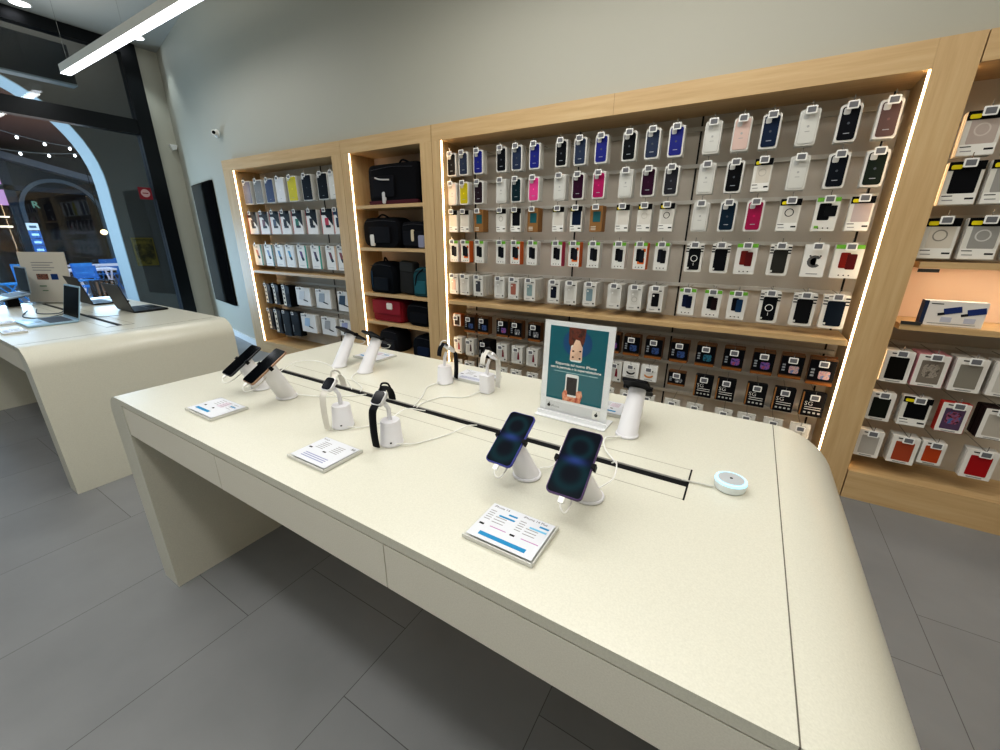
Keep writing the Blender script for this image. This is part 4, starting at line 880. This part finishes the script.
# pendants outside the view that light the room
for (x, y, L_, nm) in ((-.9, -.2, 4.0, 'long linear pendant lamp above the photographer'), (-.9, 1.9, 2.6, 'long linear pendant lamp above the front table'), (-5.0, -.4, 3.2, 'long linear pendant lamp on the window side')):
    t = thing('pendant_lamp', nm, 'lamp', (x, y, 3.3))
    link('housing', MB().box(-L_/2, L_/2, -.045, .045, .004, .085).mesh(mat('ddd8cc', .5)), t)
    link('diffuser', MB().box(-L_/2, L_/2, -.043, .043, -.004, .0035).mesh(LEDC), t)
    for xx in (-L_*.4, L_*.4): link('suspension_wire', MB().tube([(xx, 0, .085), (xx, 0, .699)], .002, 6).mesh(CHROME), t)

# notices on the glass
t = thing('window_notice', 'red and white square notice stuck high on the glass', 'sign', (-7.918, 2.875, 2.005))
link('sheet', MB().box(0, .002, -.08, .08, 0, .165).mesh(mat('8a2a34', .6)), t)
link('round_emblem', MB().prism(rr(.11, .11, .055, 8, 0, .085), .002, .003, 'x').mesh(mat('c9a9a6', .6)), t)
link('emblem_text', MB().box(.003, .0036, -.035, .035, .078, .092).mesh(mat('8a2a34', .6)), t)

# ------------------------------------------------------------------ outside
PAVE = plaster('paving', '8d96a3', .6); GREYW = plaster('grey_render', '5f5c56', .8)
o = box('ground', -30, -8.0, -8, 14, -.05, 0, PAVE); o['kind'] = 'structure'
# arcade wall with arch
XW0, XW1 = -9.0, -9.45
yc, zc, r = 1.4, 2.25, 1.4
arch = [(yc+r*math.cos(a_), zc+r*math.sin(a_)) for a_ in [PI*k/28 for k in range(29)]]
m = MB()
def col_strip(ya, za, yb, zb2):  # wall piece above the arch between two outline points
    m.prism([(ya, za), (yb, zb2), (yb, 4.6), (ya, 4.6)], XW0, XW1, 'x')
for p, q in zip(arch, arch[1:]): col_strip(p[0], p[1], q[0], q[1])
m.box(XW1, XW0, yc+r, 6.0, 0, 4.6); m.box(XW1, XW0, -8, yc-r, 0, 4.6)
m2 = m.mesh(GREYW); o = link('wall_arcade', m2); o['kind'] = 'structure'
# bluish light on the arch reveal, painted as a thin pale lining
lin_ = [(yc+r, 0)] + arch + [(yc-r, 0)]
inn = [(yc+r-.012, 0)] + [(yc+(r-.012)*math.cos(a_), zc+(r-.012)*math.sin(a_)) for a_ in [PI*k/28 for k in range(29)]] + [(yc-r+.012, 0)]
m = MB()
for i in range(len(lin_)-1):
    m.prism([lin_[i], lin_[i+1], inn[i+1], inn[i]], XW0+.002, XW1-.05, 'x')
ARCHM = mat('b5c6cf', .7)
o = link('trim_6', m.mesh(ARCHM)); o['kind'] = 'structure'
o = box('wall_lobby', -9.0, -8.0, 3.35, 3.45, 0, 4.6, GREYW); o['kind'] = 'structure'
o = box('ceiling_lobby', -9.0, -8.0, -8, 3.45, 4.45, 4.55, GREYW); o['kind'] = 'structure'
t = thing('shop_sign_box', 'black rectangular sign box hung outside above the window bar', 'sign', (-8.4, 1.2, 3.42))
link('housing', MB().box(-.08, .08, -1.6, 1.36, .02, .47).mesh(mat('0a0d12', .5)), t); link('bottom_rim', MB().box(-.085, .085, -1.6, 1.365, 0, .02).mesh(mat('7d8586', .4)), t)
t = thing('wall_plaque', 'square gold framed plaque on the grey outside pier', 'plaque', (-8.995, 3.05, 1.0))
link('frame', MB().box(0, .02, -.15, .15, 0, .46).mesh(mat('8a7a3c', .4, .5)), t); link('picture', MB().box(.02, .024, -.13, .13, .02, .44).mesh(portrait_mat('plaque', '3a3214', '5a4e1c', '7a6a28', 9)), t)
# courtyard beyond
o = box('ceiling_outer', -19, -9.46, -4, 9, 3.8, 3.9, plaster('brown_ceiling', '5c4238', .8)); o['kind'] = 'structure'
o = box('wall_far', -20.4, -20.2, -4, 14, 0, 4.4, plaster('dark_facade', '2a2420', .8)); o['kind'] = 'structure'
BLU = mat('23394a', .5)
q_ = 1.15
def sy(y): return y*q_
def sz(z): return (z-1.484)*q_+1.484
t = thing('glazed_facade', 'dark blue framed glazed facade with an arch across the courtyard', 'facade', (-17.48, 0, 0))
def fb(nm, y0, y1, z0, z1, m=BLU, dx=0): link(nm, MB().box(-.08+dx, .08+dx, sy(y0), sy(y1), max(0, sz(z0)), sz(z1)).mesh(m), t)
fb('mullion', 2.80, 2.97, -1, 3.14); fb('mullion', 4.46, 4.62, -1, 2.82); fb('mullion', 1.2, 1.32, -1, 3.6)
fb('transom', 1.2, 4.6, 2.49, 2.60)
SP = mat('1d3342', .5)
link('spandrel', MB().prism([(sy(2.9), sz(2.55)), (sy(4.5), sz(2.55)), (sy(4.5), sz(2.78)), (sy(2.9), sz(3.14))], -.10, -.06, 'x').mesh(SP), t)
link('sloping_canopy', MB().prism([(sy(1.2), sz(3.56)), (sy(4.9), sz(2.66)), (sy(4.9), sz(2.80)), (sy(1.2), sz(3.72))], -.15, .3, 'x').mesh(mat('7b838c', .6)), t)
ac, ar = 3.70, .76
m = MB()
for (a0, a1) in [(PI*k/20, PI*(k+1)/20) for k in range(20)]:
    m.prism([(sy(ac+R_*math.cos(a_)), sz(2.05+R_*1.0*math.sin(a_))) for R_, a_ in ((ar, a0), (ar, a1), (ar-.08, a1), (ar-.08, a0))], .0, .12, 'x')
m.box(0, .12, sy(ac+ar-.08), sy(ac+ar), 0, sz(2.05)); m.box(0, .12, sy(ac-ar), sy(ac-ar+.08), 0, sz(2.05))
link('arch_frame', m.mesh(mat('5f707b', .6)), t)
text('facade_lettering', 'R', .24, mat('6fa08a', .5, 0, .35), t, (.13, sy(3.15), sz(2.12)), (PI/2, 0, PI/2), bold=.005)
link('pink_poster', MB().box(.0, .02, sy(2.2), sy(2.80), sz(2.15), sz(3.1)).mesh(mat('c79ac9', .5, 0, .7)), t)
link('white_neon', MB().box(.0, .05, sy(2.35), sy(2.74), sz(1.88), sz(1.91)).box(.0, .05, sy(2.35), sy(2.74), sz(1.66), sz(1.70)).box(0, .05, sy(2.5), sy(2.53), sz(1.70), sz(1.88)).mesh(mat('fff0d8', .5, 0, 1.6)), t)
t = thing('menu_display', 'tall lit blue and white menu display in the courtyard', 'display', (-14.9, 3.0, 1.08))
for j in range(4): link('menu_panel', MB().box(0, .03, -.10, .10, .175*j, .175*j+.16).mesh(mat('2d62a8' if j != 3 else 'b9cdd8', .5, 0, .6)), t)
for j in range(4): link('menu_picture', MB().box(.03, .035, -.06, .06, .175*j+.05, .175*j+.10).mesh(mat('a9d4ee' if j < 3 else '30506a', .5, 0, .8)), t)
t = thing('globe_lamp', 'small warm globe lamp glowing in the courtyard cafe', 'lamp', (-15.0, 4.31, 1.58)); link('globe', MB().lathe([(.001, -.07), (.05, -.05), (.08, 0), (.05, .05), (.001, .07)], n=16).mesh(mat('ffd9a0', .5, 0, 4), True), t)
link('stem', MB().tube([(0,0,.06),(0,0,2.219)], .008, 6).mesh(BLACK), t)
# string lights
for k, (p0, p1, sag) in enumerate((((-11, 1.6, 3.35), (-11, 3.5, 3.05), .14), ((-11.5, 1.57, 3.0), (-11.5, 3.75, 3.13), .16))):
    pts = [Vector(p0).lerp(Vector(p1), s/12) - Vector((0, 0, sag*4*(s/12)*(1-s/12))) for s in range(13)]
    t = thing('string_lights', ('higher', 'lower')[k]+' string of small white bulbs sagging under the courtyard roof', 'lights')
    link('wire', MB().tube(pts, .005, 5).mesh(mat('6d6c68', .5)), t)
    for p in pts[1:-1:2]: link('bulb', MB().lathe([(.001, -.03), (.018, -.02), (.02, 0), (.008, .02)], tuple(p-Vector((0,0,.03))), 10).mesh(mat('ffffff', .5, 0, 6)), t)
# cafe furniture
WOODD = mat('6a4632', .6)
def cafe_chair(label, x, y, rz, col):
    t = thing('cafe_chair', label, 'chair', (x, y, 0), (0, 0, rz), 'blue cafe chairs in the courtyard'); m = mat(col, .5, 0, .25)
    link('seat', MB().box(-.2, .2, -.2, .2, .43, .46).mesh(m), t)
    link('backrest', MB().box(-.2, .2, .18, .21, .60, .70).box(-.2, .2, .18, .21, .74, .86).box(-.2, -.17, .18, .21, .46, .86).box(.17, .2, .18, .21, .46, .86).mesh(m), t)
    for sx in (-1, 1):
        for sy in (-1, 1): link('leg', MB().tube([(sx*.18, sy*.18, .43), (sx*.18, -sy*.16, 0)], .014, 6).mesh(m), t)
def cafe_table(label, x, y, rz, L_=1.1):
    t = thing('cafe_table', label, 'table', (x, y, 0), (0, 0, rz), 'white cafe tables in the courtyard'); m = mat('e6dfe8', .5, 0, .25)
    link('tabletop', MB().box(-L_/2, L_/2, -.35, .35, .72, .76).mesh(m), t)
    for sx in (-1, 1):
        link('leg', MB().tube([(sx*L_*.4, -.28, 0), (sx*L_*.4, .28, .72)], .02, 6).mesh(m), t); link('leg', MB().tube([(sx*L_*.4, .28, 0), (sx*L_*.4, -.28, .72)], .02, 6).mesh(m), t)
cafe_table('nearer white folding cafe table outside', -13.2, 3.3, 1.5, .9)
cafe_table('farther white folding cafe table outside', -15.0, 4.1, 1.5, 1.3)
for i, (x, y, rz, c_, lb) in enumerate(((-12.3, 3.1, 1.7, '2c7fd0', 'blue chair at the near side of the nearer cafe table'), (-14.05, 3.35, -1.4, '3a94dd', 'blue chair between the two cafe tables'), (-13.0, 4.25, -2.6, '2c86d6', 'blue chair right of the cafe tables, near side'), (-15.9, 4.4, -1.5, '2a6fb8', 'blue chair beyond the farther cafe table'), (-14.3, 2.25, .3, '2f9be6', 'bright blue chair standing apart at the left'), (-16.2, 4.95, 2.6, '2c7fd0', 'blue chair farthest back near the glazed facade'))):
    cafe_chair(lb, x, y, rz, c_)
t = thing('slatted_planter', 'brown slatted planter box in front of the cafe tables', 'planter', (-10.3, 2.72, 0))
link('box', MB().box(-.15, .15, -.14, .14, 0, .70).mesh(mat('2b211d', .7)), t)
for k in range(4): link('slat', MB().box(.15, .16, -.13+.07*k, -.10+.07*k, .02, .69).mesh(mat('9a7358', .6)), t)

# ------------------------------------------------------------------ lights
def area(nm, loc, rot, sx, sy, e, col):
    l = bpy.data.lights.new(nm, 'AREA'); l.shape = 'RECTANGLE'; l.size = sx; l.size_y = sy; l.energy = e; l.color = col
    o = bpy.data.objects.new(nm, l); COL.objects.link(o); o.location = loc; o.rotation_euler = rot; return o
def spot(nm, loc, e, col, ang=100, rot=(0,0,0)):
    l = bpy.data.lights.new(nm, 'SPOT'); l.energy = e; l.color = col; l.spot_size = math.radians(ang); l.spot_blend = .6; l.shadow_soft_size = .08
    o = bpy.data.objects.new(nm, l); COL.objects.link(o); o.location = loc; o.rotation_euler = rot; return o
WARM = (1, .88, .72); NEU = (1, .97, .915); COOL = (.72, .86, 1)
area('lamp_light_front', (-.9, -.2, 3.28), (0,0,0), 4.0, .3, 34, NEU)
area('lamp_light_table', (-.9, 1.9, 3.28), (0,0,0), 2.6, .3, 26, NEU)
area('lamp_light_window', (-5.0, -.4, 3.28), (0,0,0), 3.2, .3, 3, NEU)
area('lamp_light_visible', (-5.6, 2.185, 3.28), (0,0,0), 3.4, .09, 8, NEU)
area('ceiling_fill', (-.8, -1.4, 3.95), (0,0,0), 6, 5, 92, NEU)  # added soft fill to even out the walls, not a fixture
area('ceiling_fill_window', (-5.6, -.6, 3.95), (0,0,0), 3.5, 4, 24, (.97, 1, .97))  # second added fill, for the window side of the room
for x in (-5.6, -.9): area('ceiling_bounce_fill', (x, -.2 if x > -3 else 2.185, 3.45), (PI, 0, 0), 3.6, .2, 7, NEU)  # upward fill added to brighten the ceiling, no fixture of its own
area('lamp_light_right', (2.6, 1.0, 3.6), (0,0,0), 1.5, 1.5, 25, WARM)
for x, y in ((-7.67, 2.05), (-7.6, .9), (-7.6, -.3)): spot('downlight_beam', (x, y, 3.98), 12, COOL, 110)
spot('downlight_beam', (-7.55, 3.07, 3.98), 25, (.85, .95, 1), 90)
area('shelf_strip_light', (1.55, 2.99, 1.350), (math.radians(12), 0, 0), 1.6, .02, 1.6, WARM)
area('daylight_window', (-8.4, 1.6, .9), (0, -PI/2, 0), 1.3, 1.6, 70, (.55, .77, 1))
area('courtyard_fill', (-12.8, 3, 3.7), (0,0,0), 5, 5, 190, (.55, .77, 1))  # added area to brighten the paving, stands for no lamp
area('courtyard_ceiling_fill', (-12.6, 3, 1.2), (PI, 0, 0), 3, 3, 70, (1, .8, .62))  # unseen fill aimed upward, added to brighten the brown ceiling
area('lobby_wall_fill', (-8.2, 1.4, 4.3), (0, math.radians(50), 0), .15, 3.4, 16, (1, .95, .86))  # added fill that lifts the upper grey lobby wall
area('arch_reveal_fill', (-9.2, .6, 1.8), (PI/2, 0, 0), .35, 2.6, 55, (.72, .88, 1))  # unseen fill added to light the arch jamb
w = bpy.data.worlds.new('World'); SC.world = w; w.use_nodes = True
bg = w.node_tree.nodes['Background']; bg.inputs[0].default_value = (.55, .68, .95, 1); bg.inputs[1].default_value = .5

# ------------------------------------------------------------------ camera
cam = bpy.data.cameras.new('Camera'); co = bpy.data.objects.new('Camera', cam); COL.objects.link(co)
cam.sensor_width = 36; cam.lens = 403/1000*36; cam.clip_start = .05; cam.clip_end = 100
Xc = Vector((.85569409, .17089641, -.48844861)); Yc = Vector((.5174486, -.27184658, .81138547)); Zc = Vector((.00587978, -.9470448, -.32104762))
R = Matrix((( Xc[0], -Xc[1], -Xc[2]), (Yc[0], -Yc[1], -Yc[2]), (Zc[0], -Zc[1], -Zc[2])))  # columns: cam right, up, back in world
co.matrix_world = Matrix.Translation((0, 0, 1.484)) @ R.to_4x4()
SC.camera = co
SC.view_settings.view_transform = 'Standard'; SC.view_settings.look = 'Medium High Contrast'; SC.view_settings.exposure = -.06; SC.view_settings.gamma = 1
